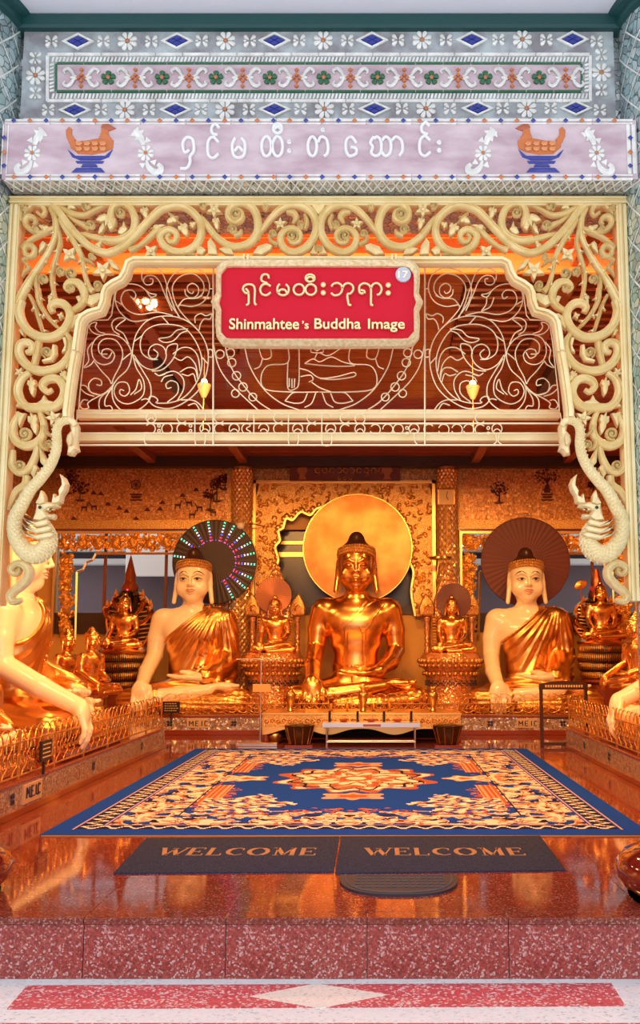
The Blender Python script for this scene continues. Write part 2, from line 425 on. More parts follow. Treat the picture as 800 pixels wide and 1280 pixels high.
# pictures in glass mosaic on the panels: trees, little shrine, deer
PICM = mat('dark_red_glass_inlay', (.13, .022, .012), .3)
def dots(cx, cy, rx, ry, n, r=1.7, Y=WY-.004):
    b = MB()
    for _ in range(n):
        a = rng.uniform(0, 2*PI); q = math.sqrt(rng.uniform(0, 1)); p = at(cx+rx*q*math.cos(a), cy+ry*q*math.sin(a), Y)
        s = .0125*r*rng.uniform(.7, 1.2); a0 = rng.uniform(0, PI)
        b.plate([(p.x+s*math.cos(a0+t), p.y, p.z+s*math.sin(a0+t)) for t in (0, PI/2, PI, 3*PI/2)], .006)
    return b
def pix_plate(b, poly, Y, d=.006, bev=.2): return b.plate([at(x, y, Y) for x, y in poly], d, bev)
def inlay_tree(cx, cy, r, ground, n=46):
    b = dots(cx, cy, r, r*.8, n)
    for a in np.linspace(-.9, .9, 5):
        b.tube([at(cx, cy+r*.6, WY-.004), at(cx+math.sin(a)*r*.8, cy-math.cos(a)*r*.5, WY-.004)], [.009, .004], 4)
    b.tube([at(cx, ground, WY-.004), at(cx+.5, (cy+ground)/2, WY-.004), at(cx, cy, WY-.004)], [.018, .011, .008], 5)
    pix_plate(b, [(cx-7, ground), (cx, ground-1.5), (cx+7, ground), (cx+3, ground+2), (cx-3, ground+2)], WY-.006)
    return put('inlay_tree', b, PICM, wall_b)
for t in [(100, 609, 12, 625), (84, 600, 8, 616), (263, 618, 9, 637), (271, 605, 9, 626), (281, 598, 7, 611), (88, 590, 13, 600),
          (624, 611, 11, 628), (684, 595, 15, 612), (741, 606, 6, 622)]: inlay_tree(*t)
for cx, yb in ((170, 622), (684, 622)):
    b = MB()
    for k, (wd, q0, q1) in enumerate([(8, yb+2, yb+4), (6.5, yb-2, yb+1), (8, yb-5, yb-2.6)]):
        pix_plate(b, [(cx-wd, q0), (cx+wd, q0), (cx+wd*.8, q1), (cx-wd*.8, q1)], WY-.006)
    if cx < 400:
        for k in range(10):
            a = k*PI/5; b.tube([at(cx, 606, WY-.005), at(cx+6*math.cos(a), 606+6*math.sin(a), WY-.005)], .005, 4)
        b.tube(cat([at(cx+6*math.cos(a), 606+6*math.sin(a), WY-.005) for a in np.linspace(0, 2*PI, 9)], 2), .006, 4)
    else:
        pix_plate(b, [(cx-4, 616), (cx-3, 608), (cx, 603), (cx+3, 608), (cx+4, 616)], WY-.008)
    put('inlay_shrine' if cx < 400 else 'inlay_seated_figure', b, PICM, wall_b)
for cx, cy, s in ((105, 634, 1), (117, 633, -1), (222, 631, 1), (236, 628, -1), (240, 643, 1), (249, 634, -1), (266, 640, -1)):
    b = MB(); pix_plate(b, [(cx-4, cy-1), (cx+4, cy-1.5), (cx+4, cy+1.5), (cx-3, cy+1.5)], WY-.006)
    for dxx in (-3, -2, 2.6, 3.6): b.tube([at(cx+dxx, cy, WY-.006), at(cx+dxx-.5*s, cy+5, WY-.006)], .005, 4)
    b.tube([at(cx+3.5*s, cy-1, WY-.006), at(cx+5*s, cy-5, WY-.006), at(cx+7*s, cy-5, WY-.006)], [.010, .007, .005], 4)
    put('inlay_deer', b, PICM, wall_b)
for cx, cy in ((135, 630), (149, 635), (158, 639), (184, 637), (203, 628), (126, 617), (200, 636), (117, 616), (92, 648), (170, 648), (228, 619), (245, 612)):
    b = MB(); pix_plate(b, [(cx-4, cy+2), (cx-2, cy-1), (cx, cy-3), (cx+2, cy-1), (cx+4, cy+2)], WY-.006); put('inlay_figure', b, PICM, wall_b)
# pillars with mirror scales
def pillar(px, ord_):
    X = X16(px, 16.25); z0, z1, r = .28, CEIL-.2, .165
    t = thing('mirror_pillar', 'round gold pillar sheathed in mirror scales, %s of the central image' % ord_, 'pillar', (X, 16.2, z0), 'mirror scale pillars')
    put('shaft', MB().lathe([(r-.004, 0), (r-.004, z1-z0)], (X, 16.2, z0), 20), mat('gold_grout', (.5, .25, .07), .4, .6), t, 30)
    b = MB(); n = 14; hh = .105
    for i in range(int((z1-z0)/(hh*.5))):
        z = z0+.03+i*hh*.5
        for j in range(n):
            a = 2*PI*(j+.5*(i % 2))/n; da = PI/n*.94
            if math.sin(a) > .45: continue
            q = lambda aa, zz, rr: (X+rr*math.cos(aa), 16.2+rr*math.sin(aa), zz)
            b.add([q(a-da, z, r), q(a, z-hh*.46, r), q(a+da, z, r), q(a, z+hh*.46, r), q(a+rng.uniform(-.05, .05), z+rng.uniform(-.01, .01), r+.016)],
                  [(0, 1, 4), (1, 2, 4), (2, 3, 4), (3, 0, 4)])
    put('mirror_scale', b, SCALEM, t, kind='stuff')
    return t
pillar(303, 'left'); pillar(559, 'right')
# carved gilt frame of the central niche
NY = 16.30
def Xn(px): return at(px, 640, NY).x
def Zn(py): return at(472, py, NY).z
nf = thing('niche_frame', 'carved gilt frame with scalloped arch around the golden halo disc', 'frame', (Xn(430), NY, Zn(770)))
half = [(430, 630), (412, 632), (396, 636), (388, 644), (376, 640), (366, 650), (358, 648), (354, 660), (348, 664), (350, 676), (344, 684), (348, 700), (343, 716), (346, 740), (341, 770)]
opening = half+[(860-x, y) for x, y in half[::-1][:-1]]
b = MB(); L = [(319, 602)]; 
outer = []
for x, y in half:                     # outer rectangle point matched to each opening point
    if y < 665: outer.append((min(430, max(319, 430-(430-x)*111/76)), 602) if x > 354 else (319, 602+(y-645)*1.5 if y > 655 else 602))
    else: outer.append((319, y))
for s in (0, 1):
    f = (lambda x: x) if s == 0 else (lambda x: 860-x)
    I = [at(f(x), y, NY-.02) for x, y in half]; O = [at(f(x), y, NY) for x, y in outer]
    n = len(I); vs = I+O+[p+Vector((0, .12, 0)) for p in I]+[p+Vector((0, .12, 0)) for p in O]
    fs = []
    for i in range(n-1):
        q = [(i, i+1, n+i+1, n+i), (2*n+i, 3*n+i, 3*n+i+1, 2*n+i+1), (i, 2*n+i, 2*n+i+1, i+1), (n+i, n+i+1, 3*n+i+1, 3*n+i)]
        fs += q if s == 0 else [x[::-1] for x in q]
    b.add(vs, fs)
put('carved_panel', b, CARVE, nf)
b = MB()
for s in (0, 1):
    f = (lambda x: x) if s == 0 else (lambda x: 860-x)
    b.tube([at(f(x), y, NY-.035) for x, y in cat(half, 4)], .032, 6)
    for i, (x, y) in enumerate(cat(half, 3)[1::2]):
        c = at(f(x)-(2 if s == 0 else -2), y-3, NY-.04); b.ell(c, (.05, .03, .05), 8, 5)
put('scalloped_edge', b, FRAMEG, nf, 40)
bar = MB()
bar.box(Xn(316), Xn(544), NY-.06, NY+.05, Zn(605), Zn(601)); bar.box(Xn(316), Xn(320), NY-.06, NY+.05, Zn(770), Zn(601)); bar.box(Xn(540), Xn(544), NY-.06, NY+.05, Zn(770), Zn(601))
put('frame_bar', bar, FRAMEG, nf)
b = MB()                                                     # curling relief over the panel
for _ in range(620):
    x = rng.uniform(322, 538); y = rng.uniform(606, 768)
    inside = False
    xi = x if x < 430 else 860-x
    for k in range(len(half)-1):
        if half[k+1][0] <= xi <= half[k][0] or (y > 660 and xi > 348): inside = inside or y > min(half[k][1], half[k+1][1])-5
    if inside: continue
    a0 = rng.uniform(0, 6.28); r0 = rng.uniform(2.2, 4.2)
    b.tube([at(x+r0*(1-t*.75)*math.cos(a0+t*5), y+r0*(1-t*.75)*math.sin(a0+t*5), NY-.03) for t in np.linspace(0, 1, 9)], [.016, .008], 4)
put('curl_relief', b, FRAMEG, nf, kind='stuff')
# niche back: tinted glass, gold strip, ochre panel below
nb = MB().box(Xn(330), Xn(530), WALLY+.16, WALLY+.2, Zn(775), Zn(602)); put('tinted_glass', nb, GLASS, nf)
put('glass_rail', MB().box(Xn(340), Xn(525), WALLY+.1, WALLY+.15, Zn(678), Zn(674)).box(Xn(340), Xn(525), WALLY+.1, WALLY+.15, Zn(694), Zn(688)), FRAMEG, nf)
panel(383, 401, 768, 862, mat('ochre_panel_paint', (.85, .45, .07), .5), 'ochre_panel', 16.46); panel(502, 536, 768, 862, MATS['ochre_panel_paint'], 'ochre_panel', 16.46)
panel(575, 612, 790, 870, MATS['ochre_panel_paint'], 'ochre_panel', 16.46)
panel(330, 530, 757, 768, DWOOD, 'dark_rail', 16.4); panel(72, 286, 766, 792, DWOOD, 'dark_rail', 16.44); panel(574, 792, 766, 790, DWOOD, 'dark_rail', 16.44)
# brown nameboard over the niche
nbd = thing('nameboard', 'dark brown carved nameboard with gilt script above the niche frame', 'sign', at(431, 600, 16.2))
put('board', MB().box(at(362, 590, 16.2).x, at(500, 590, 16.2).x, 16.2, 16.24, at(472, 601, 16.2).z, at(472, 579, 16.2).z, .006), mat('brown_board', (.16, .035, .012), .35), nbd)
def stroke(b, pts, k=3, r=.009, Y=5, n=5, closed=False): b.tube([at(x, y, Y) for x, y in cat(pts, k, closed)], r, n, closed)
def arcpts(cx, cy, r, a0, a1, n=10, ry=None):
    ry = ry or r
    return [(cx+r*math.cos(a0+(a1-a0)*i/n), cy+ry*math.sin(a0+(a1-a0)*i/n)) for i in range(n+1)]
Yb = 16.19
xs_ = [397, 406, 415, 424, 432, 440, 449, 458, 467, 476]
for i, x in enumerate(xs_):
    b = MB(); a0 = [.5, .2, .9, 3.6, 0, 3.5, .6, 4.0, 0, .7][i]; stroke(b, arcpts(x, 588, 3.1, a0, a0+[5, 6.28, 4.6, 5, 6.28, 4.8, 5.2, 4.8, 6.28, 5][i]), 1, .008, Yb, 4)
    if i in (0, 2, 5, 7): stroke(b, [(x+2, 590), (x+2, 594), (x-1, 595)], 1, .007, Yb, 4)
    put('script_letter', b, FRAMEG, nbd)
for x in (424, 431, 438): b = MB(); stroke(b, arcpts(x, 598, 1.6, 0, 5), 1, .006, Yb, 4); put('script_letter', b, FRAMEG, nbd)
for x in (378, 484):
    b = MB(); pix_plate(b, [(x-5, 583), (x+5, 583), (x+7, 588), (x+3, 594), (x+5, 599), (x-5, 599), (x-3, 594), (x-7, 588)], Yb, .02); put('urn_emblem', b, mat('copper_relief', (.42, .15, .05), .35, .5), nbd)
# fretwork frames and windows in the side bays
def fret_band(b, p0, p1, q0, q1, Y):
    for _ in range(int((p1-p0)*(q1-q0)/17)):
        x, y, a0, r0, sg_ = rng.uniform(p0+2, p1-2), rng.uniform(q0+2, q1-2), rng.uniform(0, 6.3), rng.uniform(2.5, 4.8), rng.choice((-1, 1))
        b.tube([at(x+r0*(1-t*.7)*math.cos(a0+sg_*t*4.6), y+r0*(1-t*.7)*math.sin(a0+sg_*t*4.6), Y+.01) for t in np.linspace(0, 1, 7)], [.014, .020, .011], 4)
    horiz = (p1-p0) > (q1-q0); L = (p1-p0) if horiz else (q1-q0); Wd = (q1-q0) if horiz else (p1-p0)
    n = max(1, round(L/(Wd*.95)))
    for i in range(n):
        c = (i+.5)/n*L; s = 1 if i % 2 else -1; r = Wd*.36
        pts = []
        for t in np.linspace(0, 1, 16):
            a = s*(t*8.2+1.0); rr = r*(1-.8*t); pts.append((c+rr*math.cos(a), Wd/2+rr*math.sin(a)*1.0))
        pts = [(c-L/n*.6, Wd/2+s*Wd*.30)]+[(c-L/n*.3, Wd/2-s*Wd*.1)]+pts
        P = [at(p0+u, q0+v, Y) if horiz else at(p0+v, q0+u, Y) for u, v in pts]
        b.tube(P, [.026, .032, .026, .018], 4)
        for k in range(11):
            a = rng.uniform(0, 6.28); e = (c+Wd*.30*math.cos(a), Wd/2+Wd*.30*math.sin(a)); f_ = (c+Wd*.55*math.cos(a+.5), Wd/2+min(.48, .5)*Wd*math.sin(a+.5))
            b.tube([at(p0+u, q0+v, Y) if horiz else at(p0+v, q0+u, Y) for u, v in (e, f_)], [.024, .010], 4)
def bay(pa, pb, side):
    Y = 16.36; s = 1 if side == 'left' else -1
    t = thing('fretwork_frame', 'orange gilt fretwork frame around the back window on the %s' % side, 'frame', at((pa+pb)/2, 800, Y), 'fretwork window frames')
    b = MB(); fret_band(b, pa+3, pb-3, 667, 689, Y); put('top_scrollwork', b, FRAMEG, t, kind='stuff')
    for e0, e1 in ((pa+3, pa+22), (pb-22, pb-3)):
        b = MB(); fret_band(b, e0, e1, 692, 795, Y); put('side_scrollwork', b, FRAMEG, t, kind='stuff')
    b = MB()
    for k, (x, y) in enumerate([(pa+24, 800), (pa+26, 715), (pa+34, 712), (pa+38, 703), (pa+46, 700), (pa+50, 692), (pb-50, 692), (pb-46, 700), (pb-38, 703), (pb-34, 712), (pb-26, 715), (pb-24, 800)]):
        if k: b.tube([at(*pr, Y), at(x, y, Y)], .022, 5)
        pr = (x, y)
    put('inner_moulding', b, FRAMEG, t)
    b = MB(); 
    b.box(X16(pa, Y), X16(pb, Y), Y-.03, Y+.03, Z16(667, Y), Z16(664, Y)); b.box(X16(pa, Y), X16(pa+3, Y), Y-.03, Y+.03, Z16(800, Y), Z16(667, Y)); b.box(X16(pb-3, Y), X16(pb, Y), Y-.03, Y+.03, Z16(800, Y), Z16(667, Y))
    put('frame_bar', b, FRAMEG, t)
bay(70, 288, 'left'); bay(574, 792, 'right')
for i, (pa, pb, mull) in enumerate(((72, 286, (132, 208)), (575, 792, (668, 740)))):
    wn = struct('window_%d' % (i+1), MB().box(X16(pa), X16(pb), WALLY+.1, WALLY+.14, Z16(773), Z16(768)).box(X16(pa), X16(pb), WALLY+.1, WALLY+.14, Z16(663), Z16(660)), DWOOD)
    for m_ in mull: put('mullion', MB().box(X16(m_-1.6), X16(m_+1.6), WALLY+.08, WALLY+.14, Z16(800), Z16(663)), mat('red_brown_timber', (.25, .06, .02), .4), wn)
    ed = [pa]+list(mull)+[pb]
    gm = mat('window_glass', (.9, .92, 1), .02, build=lambda m, nt, p: (p.inputs['Transmission Weight'].__setattr__('default_value', 1.0), p.inputs['IOR'].__setattr__('default_value', 1.1)))
    for a_, b_ in zip(ed[:-1], ed[1:]): put('pane', MB().box(X16(a_), X16(b_), WALLY+.115, WALLY+.12, Z16(768), Z16(663)), gm, wn)
# neighbouring building outside the back windows
ob = thing('neighbour_building', 'pale grey building with moulded cornice seen through the back windows', 'building', (0, 20, 0))
put('wall', MB().box(-9, 9, 20, 20.3, 0, 3.2), mat('shaded_wall_tint', (.10, .065, .07), .7), ob)  # shade on the lower wall is put into this dark purplish colour
put('cornice', MB().box(-9, 9, 19.7, 20.2, 3.1, 3.2).box(-9, 9, 19.55, 20.2, 3.35, 3.5).box(-9, 9, 19.6, 20.2, 2.85, 2.95).box(-9, 9, 19.9, 20.3, 3.5, 6), mat('pale_grey_plaster', (.45, .42, .38), .7), ob)
put('gable', MB().plate([(-4.9, 19.4, 2.6), (-3.6, 19.4, 2.6), (-4.2, 19.4, 3.9), (-4.9, 19.4, 3.9)], .2, .05), mat('cream_plaster', (.72, .66, .58), .7), ob)
# ------------------------------------------------------------------ entrance: columns, frieze, lettered beam
def pier(X, side):
    t = struct('column_%s' % side, MB().lathe([(.5, 0), (.5, 4.72)], (X, 5.1, -.02), 48), TEALM, smooth=30)
    b = MB()                                                  # raised lozenge strips wound round the shaft
    for k in range(-3, 26):
        for s in (-1, 1):
            for j in range(16):
                a0 = -PI+j*PI/16; z = .2*k+s*j*.098+ (0 if s > 0 else 1.6)
                if not 0 < z < 4.6: continue
                a1 = a0+PI/16; z1 = z+s*.098
                q = lambda a, zz: (X+.503*math.cos(a), 5.1+.503*math.sin(a), zz)
                b.add([q(a0, z), q(a1, z1), q(a1, z1+.012), q(a0, z+.012)], [(0, 1, 2, 3)])
    put('lattice_strip', b, WHITET, t, kind='stuff')
    b = MB(); r = .5
    prof = [(r+.0, -.03), (r+.03, -.02), (r+.03, .02), (r+.06, .03), (r+.07, .055)]
    b.lathe(prof, (X, 5.1, 4.60), 48); put('green_necking', b, CORN, t, 30)
    put('lotus_base', MB().lathe([(.50, 0), (.56, .01), (.61, .05), (.645, .10), (.65, .13), (.62, .18), (.55, .215), (.50, .24)], (X, 5.1, 0), 48, wob=lambda a, z: 1+.008*math.cos(24*a)), mat('dark_red_glaze', (.16, .012, .01), .06, coat=1), t, 60)
    put('column_foot', MB().lathe([(.62, 0), (.62, -FLZ-.05), (.59, -FLZ)], (X, 5.1, FLZ), 48), mat('dark_brown_paint', (.07, .015, .015), .35), t, 40)
    return t
CXL, CXR = -2.47, 1.83
pier(CXL, 'left'); pier(CXR, 'right')
# outer wall beside the arch frame (silver mosaic strips) and lintel above the arch
AY = 5.1                                                      # plane of the carved arch
fx0, fx1 = at(13, 246, AY).x, at(782, 246, AY).x
mw = struct('wall_front', MB().box(fx0-.45, fx0-.17, AY+.06, AY+.3, -.0, 3.7).box(fx1+.17, fx1+.45, AY+.06, AY+.3, 0, 3.7)
            .box(fx0-.6, fx1+.6, AY+.06, AY+.5, 3.62, 4.72), SILVM)
# beyond the columns the front wall closes the hall
struct('wall_front_outer', MB().box(XL-.2, fx0-.42, 5.3, 5.6, 0, 4.75).box(fx1+.42, XR+.2, 5.3, 5.6, 0, 4.75).box(XL-.2, XR+.2, 5.3, 5.6, 4.3, 4.8), LILAC)
# porch ceiling and green cornice
pc = struct('ceiling_porch', MB().box(-6, 6, 1.2, 5.7, 4.656, 4.76), LILAC)
put('cornice', MB().box(CXL+.4, CXR-.4, 5.05, 5.2, 4.572, 4.656, .012), CORN, pc)
# frieze panel
FY = 5.10
def fb(p0, p1, q0, q1, y=FY, th=.02, bev=.002): 
    A = at(p0, q1, y); B_ = at(p1, q0, y); return MB().box(A.x, B_.x, y, y+th, A.z, B_.z, bev)
fr = thing('mosaic_frieze', 'long grey and pink glass mosaic frieze with flowers under the porch ceiling', 'frieze', at(400, 150, FY))
put('mortar_bed', MB().box(at(28, 90, FY).x, at(768, 90, FY).x, FY, FY+.1, at(400, 165, FY).z, 4.70), GREYC, fr)
put('pink_field', fb(70, 727, 79, 115, FY-.008), PINKC, fr)
def rect_pts(p0, p1, q0, q1): return [(p0, q0), (p1, q0), (p1, q1), (p0, q1)]
def strip(p0, q0, p1, q1, wd, m, name, y=FY-.012, seg=None):
    n = seg or max(1, int(math.hypot(p1-p0, q1-q0)/34))
    b = MB(); A = np.array([p0, q0], float); B_ = np.array([p1, q1], float); d = (B_-A)/n; u = d/np.linalg.norm(d); nn = np.array([-u[1], u[0]])*wd/2
    for i in range(n):
        a = A+d*i+u*.35; c = A+d*(i+1)-u*.35
        P = [a+nn, c+nn, c-nn, a-nn]; P = [at(x, yy, y) for x, yy in P]
        if i == 0 or True: b.plate(P, .014, .25)
    return put(name, b, m, fr)
for q in ((67.5, 58, 738), (125.5, 58, 738)): strip(q[1], q[0], q[2], q[0], 4, WHITET, 'white_tile_strip')
strip(59, 68, 59, 126, 4, WHITET, 'white_tile_strip'); strip(738, 68, 738, 126, 4, WHITET, 'white_tile_strip')
strip(30, 35.5, 768, 35.5, 3.4, WHITET, 'white_tile_strip'); strip(28, 149, 768, 149, 3, WHITET, 'white_tile_strip')
for q in (79, 113.5): strip(70, q, 727, q, 2.6, GREENT, 'green_glass_strip')
strip(70, 79, 70, 113.5, 2.6, GREENT, 'green_glass_strip'); strip(727, 79, 727, 113.5, 2.6, GREENT, 'green_glass_strip')
b = MB()
for x in np.arange(64, 734, 4.6):                             # slanted hatching tiles between the strips
    for q0, q1 in ((71, 77), (116.5, 123)):
        b.plate([at(a, c, FY-.008) for a, c in ((x, q1), (x+2.6, q1), (x+4.4, q0), (x+1.8, q0))], .01, .2)
for yy in np.arange(80, 116, 4.6):
    for x in (61.5, 730.5):
        b.plate([at(a, c, FY-.008) for a, c in ((x, yy), (x+6, yy-1.4), (x+6, yy+1.2), (x, yy+2.6))], .01, .2)
put('hatched_tiles', b, WHITET, fr, kind='stuff')
PXM = .00430                                                   # metres per pixel on the frieze
def petal(b, a, r0, r1, wd, y=0):
    u = (math.cos(a), math.sin(a)); n_ = (-u[1], u[0]); P = []
    for t, ww in ((0, .3), (.4, .8), (.75, 1), (.95, .6), (1, 0), (.95, -.6), (.75, -1), (.4, -.8), (0, -.3)):
        r = r0+(r1-r0)*t; P.append((u[0]*r+n_[0]*ww*wd, y, u[1]*r+n_[1]*ww*wd))
    b.plate(P[::-1], .012, .3, ridge=.003)
def flower_mesh(n, r, wd, m, ph=0):
    b = MB()
    for k in range(n): petal(b, ph+2*PI*k/n, r*.22, r, wd)
    return b.mesh('mosaic_flower', m)
fw = flower_mesh(8, 13*PXM, 3.1*PXM, WHITET, PI/8); fg = flower_mesh(5, 9.5*PXM, 3.6*PXM, GREENT, PI/2)
disc = MB().add([(0, -.006, 0)]+[(2.6*PXM*math.cos(a*PI/4), 0, 2.6*PXM*math.sin(a*PI/4)) for a in range(8)], [(0, 1+(a+1) % 8, 1+a) for a in range(8)][::-1]).mesh('flower_centre', ORANT)
def flower(px, py, me, y=FY-.014, dc=disc, par=fr):
    p = at(px, py, y); o = inst('mosaic_flower', me, p, par)
    inst('flower_centre', dc, p-Vector((0, .004, 0)), o)
    return o
dmb = MB()
def rh(b, cx, cz, a, c, y=0, th=.012, bev=.2): b.plate([(cx-a, y, cz), (cx, y, cz-c), (cx+a, y, cz), (cx, y, cz+c)], th, bev)
def dia_frame():
    b = MB(); a, c, t = 21*PXM, 11.5*PXM, .72
    O = [(-a, 0, 0), (0, 0, -c), (a, 0, 0), (0, 0, c)]; I = [(x*t, 0, z*t) for x, _, z in O]
    for i in range(4):
        j = (i+1) % 4; b.plate([O[i], O[j], I[j], I[i]], .012, .15)
    return b.mesh('white_diamond_frame', WHITET)
def dia_core():
    b = MB(); a, c = 13.5*PXM, 7.4*PXM
    for sx, sz in ((-.5, 0), (.5, 0), (0, .5), (0, -.5)): rh(b, sx*a, sz*c, a*.46, c*.46)
    return b.mesh('blue_diamond', BLUET)
DF, DC = dia_frame(), dia_core()
cl_m = MB()
for a in (PI/4, 3*PI/4, 5*PI/4, 7*PI/4): petal(cl_m, a, 2*PXM, 10*PXM, 2.6*PXM)
for a in (0, PI): petal(cl_m, a, 4*PXM, 8*PXM, 1.6*PXM)
cl_m = cl_m.mesh('petal_cluster', WHITET)
for row, (y0, xsd) in enumerate(((51, (97, 221, 343, 465, 590, 716)), (137, (93, 219, 343, 468, 597, 720)))):
    for i, x in enumerate(xsd):
        p = at(x, y0-(i*.5), FY-.014); o = inst('diamond_motif', DF, p, fr, sc=(1, 1, 1 if row == 0 else .9)); inst('blue_diamond', DC, p, o)
        if i < 5:
            xm = (x+xsd[i+1])/2; flower(xm, y0-i*.5, fw)
            for e in (-30, 30): inst('petal_cluster', cl_m, at(xm+e, y0-i*.5, FY-.012), fr)
    for e in (xsd[0]-33, xsd[-1]+30): inst('petal_cluster', cl_m, at(e, y0, FY-.012), fr)
for x, y in ((44, 94), (752, 90)):
    flower(x, y, fw)
    for e in (-22, 22): inst('petal_cluster', cl_m, at(x, y+e, FY-.012), fr, rot=(0, PI/2, 0))
swm = MB()
for s in (-1, 1):
    for z in (-1, 1):
        swm.ribbon([(s*x*PXM, 0, z*q*PXM) for x, q in cat([(4, 1), (9, 3), (12, 8), (17, 12), (22, 9), (20, 5)], 4)], [.003, .008, .010, .008, .003], .012)
    petal(swm, 0 if s > 0 else PI, 5*PXM, 14*PXM, 2*PXM)
swm = swm.mesh('leaf_scroll', WHITET)
rdm = MB()
for sx, sz in ((-4, 0), (4, 0), (0, 4), (0, -4), (0, 11), (0, -11)): rh(rdm, sx*PXM, sz*PXM, 2.7*PXM, 2.7*PXM)
rdm = rdm.mesh('red_diamond_cluster', ORANT)
for k in range(10):
    x = 101+67.4*k; inst('leaf_scroll', swm, at(x, 96.5, FY-.018), fr); inst('red_diamond_cluster', rdm, at(x, 96.5, FY-.022), fr)
    if k < 9: flower(x+34, 96.5, fg, FY-.02)
# lettered beam
BY = 4.92
bm = thing('lettered_beam', 'pink mosaic beam with silver script and two orange birds', 'beam', at(400, 224, BY))
A, B_ = at(2, 224, BY), at(795, 150, BY); bx0, bx1, bz0, bz1 = A.x, B_.x, A.z, B_.z
put('beam_body', MB().box(bx0, bx1, BY, FY+.02, bz0, bz1), PINKC, bm)
put('mirror_soffit', MB().box(bx0+.01, bx1-.01, BY+.006, AY+.1, bz0-.004, bz0+.01), SILVM, bm)
b = MB()                                                      # interlaced white strips on the soffit face
for x in np.arange(6, 792, 11.5):
    for s in (0, 1):
        p, q = at(x, 226, BY), at(x+11.5, 226, BY); p.z = q.z = bz0-.006; (p if s else q).y += .13; b.tube([p, q], .0045, 4)
put('soffit_lattice', b, WHITET, bm, kind='stuff')
def fbb(p0, p1, q0, q1, y, th=.012): 
    A = at(p0, q1, y); B_ = at(p1, q0, y); return MB().box(A.x, B_.x, y, y+th, A.z, B_.z, .002)
TR = BY-.008
for q0, q1 in ((148.5, 151), (153, 154.8), (217.5, 219.5), (222, 225)):
    x = 6
    while x < 790:
        put('white_trim_tile', fbb(x+.5, min(x+56, 791), q0, q1, TR), WHITET, bm); x += 56.5
for p0 in (1.5, 8, 785, 791.5): put('white_trim_tile', fbb(p0, p0+2.2, 155, 217, TR), WHITET, bm)
sd = {0: MB().add(*(lambda r: ([(-r, 0, 0), (0, 0, -r), (r, 0, 0), (0, 0, r), (0, -.005, 0)], [(0, 1, 4), (1, 2, 4), (2, 3, 4), (3, 0, 4)]))(3.3*PXM)).mesh('small_diamond', BLUET)}
sd[1] = sd[0].copy(); sd[1].materials[0] = ORANT
k = 0
for x in np.arange(17, 786, 20.3):
    for y in (150.5, 221): inst('small_diamond', sd[(k+(y > 200)) % 2], at(x, y, TR-.004), bm)
    k += 1
for i, y in enumerate((172, 190, 207)):
    for x in (5, 788): inst('small_diamond', sd[i % 2], at(x, y, TR-.004), bm)
LY = BY-.006
def glyph(strokes, name='script_character', r=.0088, m=None, s=1.0, ox=0, oy=0, Y=LY, par=None, k=4):
    b = MB()
    for st in strokes: stroke(b, [(ox+u/s, oy+v/s) for u, v in st], k, r, Y, 6)
    return put(name, b, m or SCR, par or bm, 50)
SCR = mat('silver_glass_lettering', (.86, .88, .88), .25, .2)
el = lambda cx, cy, rx, ry, n=12: arcpts(cx, cy, rx, 0, 2*PI, n, ry)
dot = lambda cx, cy, r=3: arcpts(cx, cy, r, 0, 2*PI, 6)
S3 = 2.667
for g in ([[(97, 100), (84, 108), (77, 95), (77, 72), (90, 58), (106, 62), (112, 78), (112, 104), (100, 122), (100, 140), (90, 160), (68, 162)]],
          [[(195, 75), (178, 57), (161, 70), (160, 112), (176, 127), (195, 113)], [(198, 28), (185, 13), (172, 25), (175, 44), (192, 50)]],
          [[(250, 60), (241, 82), (245, 116), (262, 126), (280, 116), (283, 78), (272, 60)], [(247, 105), (262, 90), (277, 105)]],
          [el(355, 88, 16, 33), el(392, 88, 17, 33), el(392, 28, 14, 16), [(381, 30), (392, 22), (403, 30)]],
          [dot(431, 73), dot(431, 103)],
          [el(508, 88, 15, 32), [(527, 75), (535, 57), (553, 62), (560, 85), (558, 110), (546, 122)], dot(543, 33)],
          [[(655, 78), (640, 57), (622, 66), (620, 100), (632, 120), (653, 112), (653, 95), (636, 90)]]):
    glyph(g, s=S3, ox=200, oy=150)
glyph([[(467, 171), (463, 178), (466, 184), (464, 191), (470, 195), (476, 190), (476, 176), (471, 171), (467, 174)], [(477, 176), (482, 171), (488, 176), (488, 190), (482, 195), (477, 190)], [(489, 176), (495, 171), (502, 176), (503, 188), (499, 195)]])
glyph([[(538, 176), (531, 170), (525, 176), (525, 190), (531, 195), (538, 190)], [(537, 158), (532, 153), (527, 158), (528, 165), (535, 168)]]); glyph([dot(549, 178, 1.3), dot(549, 188, 1.3)])
def garland(cx, flip):
    f = lambda x, y: (cx+flip*(x-80)/2, y/2)
    p = at(*f(80, 382), LY)
    o = inst('mosaic_flower', fw, p, bm, sc=(.8, 1, .8)); inst('flower_centre', disc, p-Vector((0, .004, 0)), o)
    b = MB()
    for pts in ([(98, 318), (104, 330), (92, 345), (86, 362)], [(78, 400), (74, 415), (62, 428), (46, 430), (42, 418), (50, 410)]):
        b.ribbon([at(*f(*q), LY) for q in cat(pts, 4)], [.006, .016, .018, .010] , .012)
    for q in ((100, 345), (76, 350), (92, 330), (60, 405), (88, 412), (110, 335)):
        a = rng.uniform(0, 6); P = at(*f(*q), LY); b.plate([(P.x+.022*math.cos(a+t)*(1 if k % 2 else .5), P.y, P.z+.022*math.sin(a+t)*(1 if k % 2 else .5)) for k, t in enumerate(np.linspace(0, 2*PI, 7)[:-1])], .01, .3)
    put('leaf_garland', b, WHITET, bm)
for cx, fl_ in ((40, 1), (182, -1), (604, 1), (746, -1)): garland(cx, fl_)
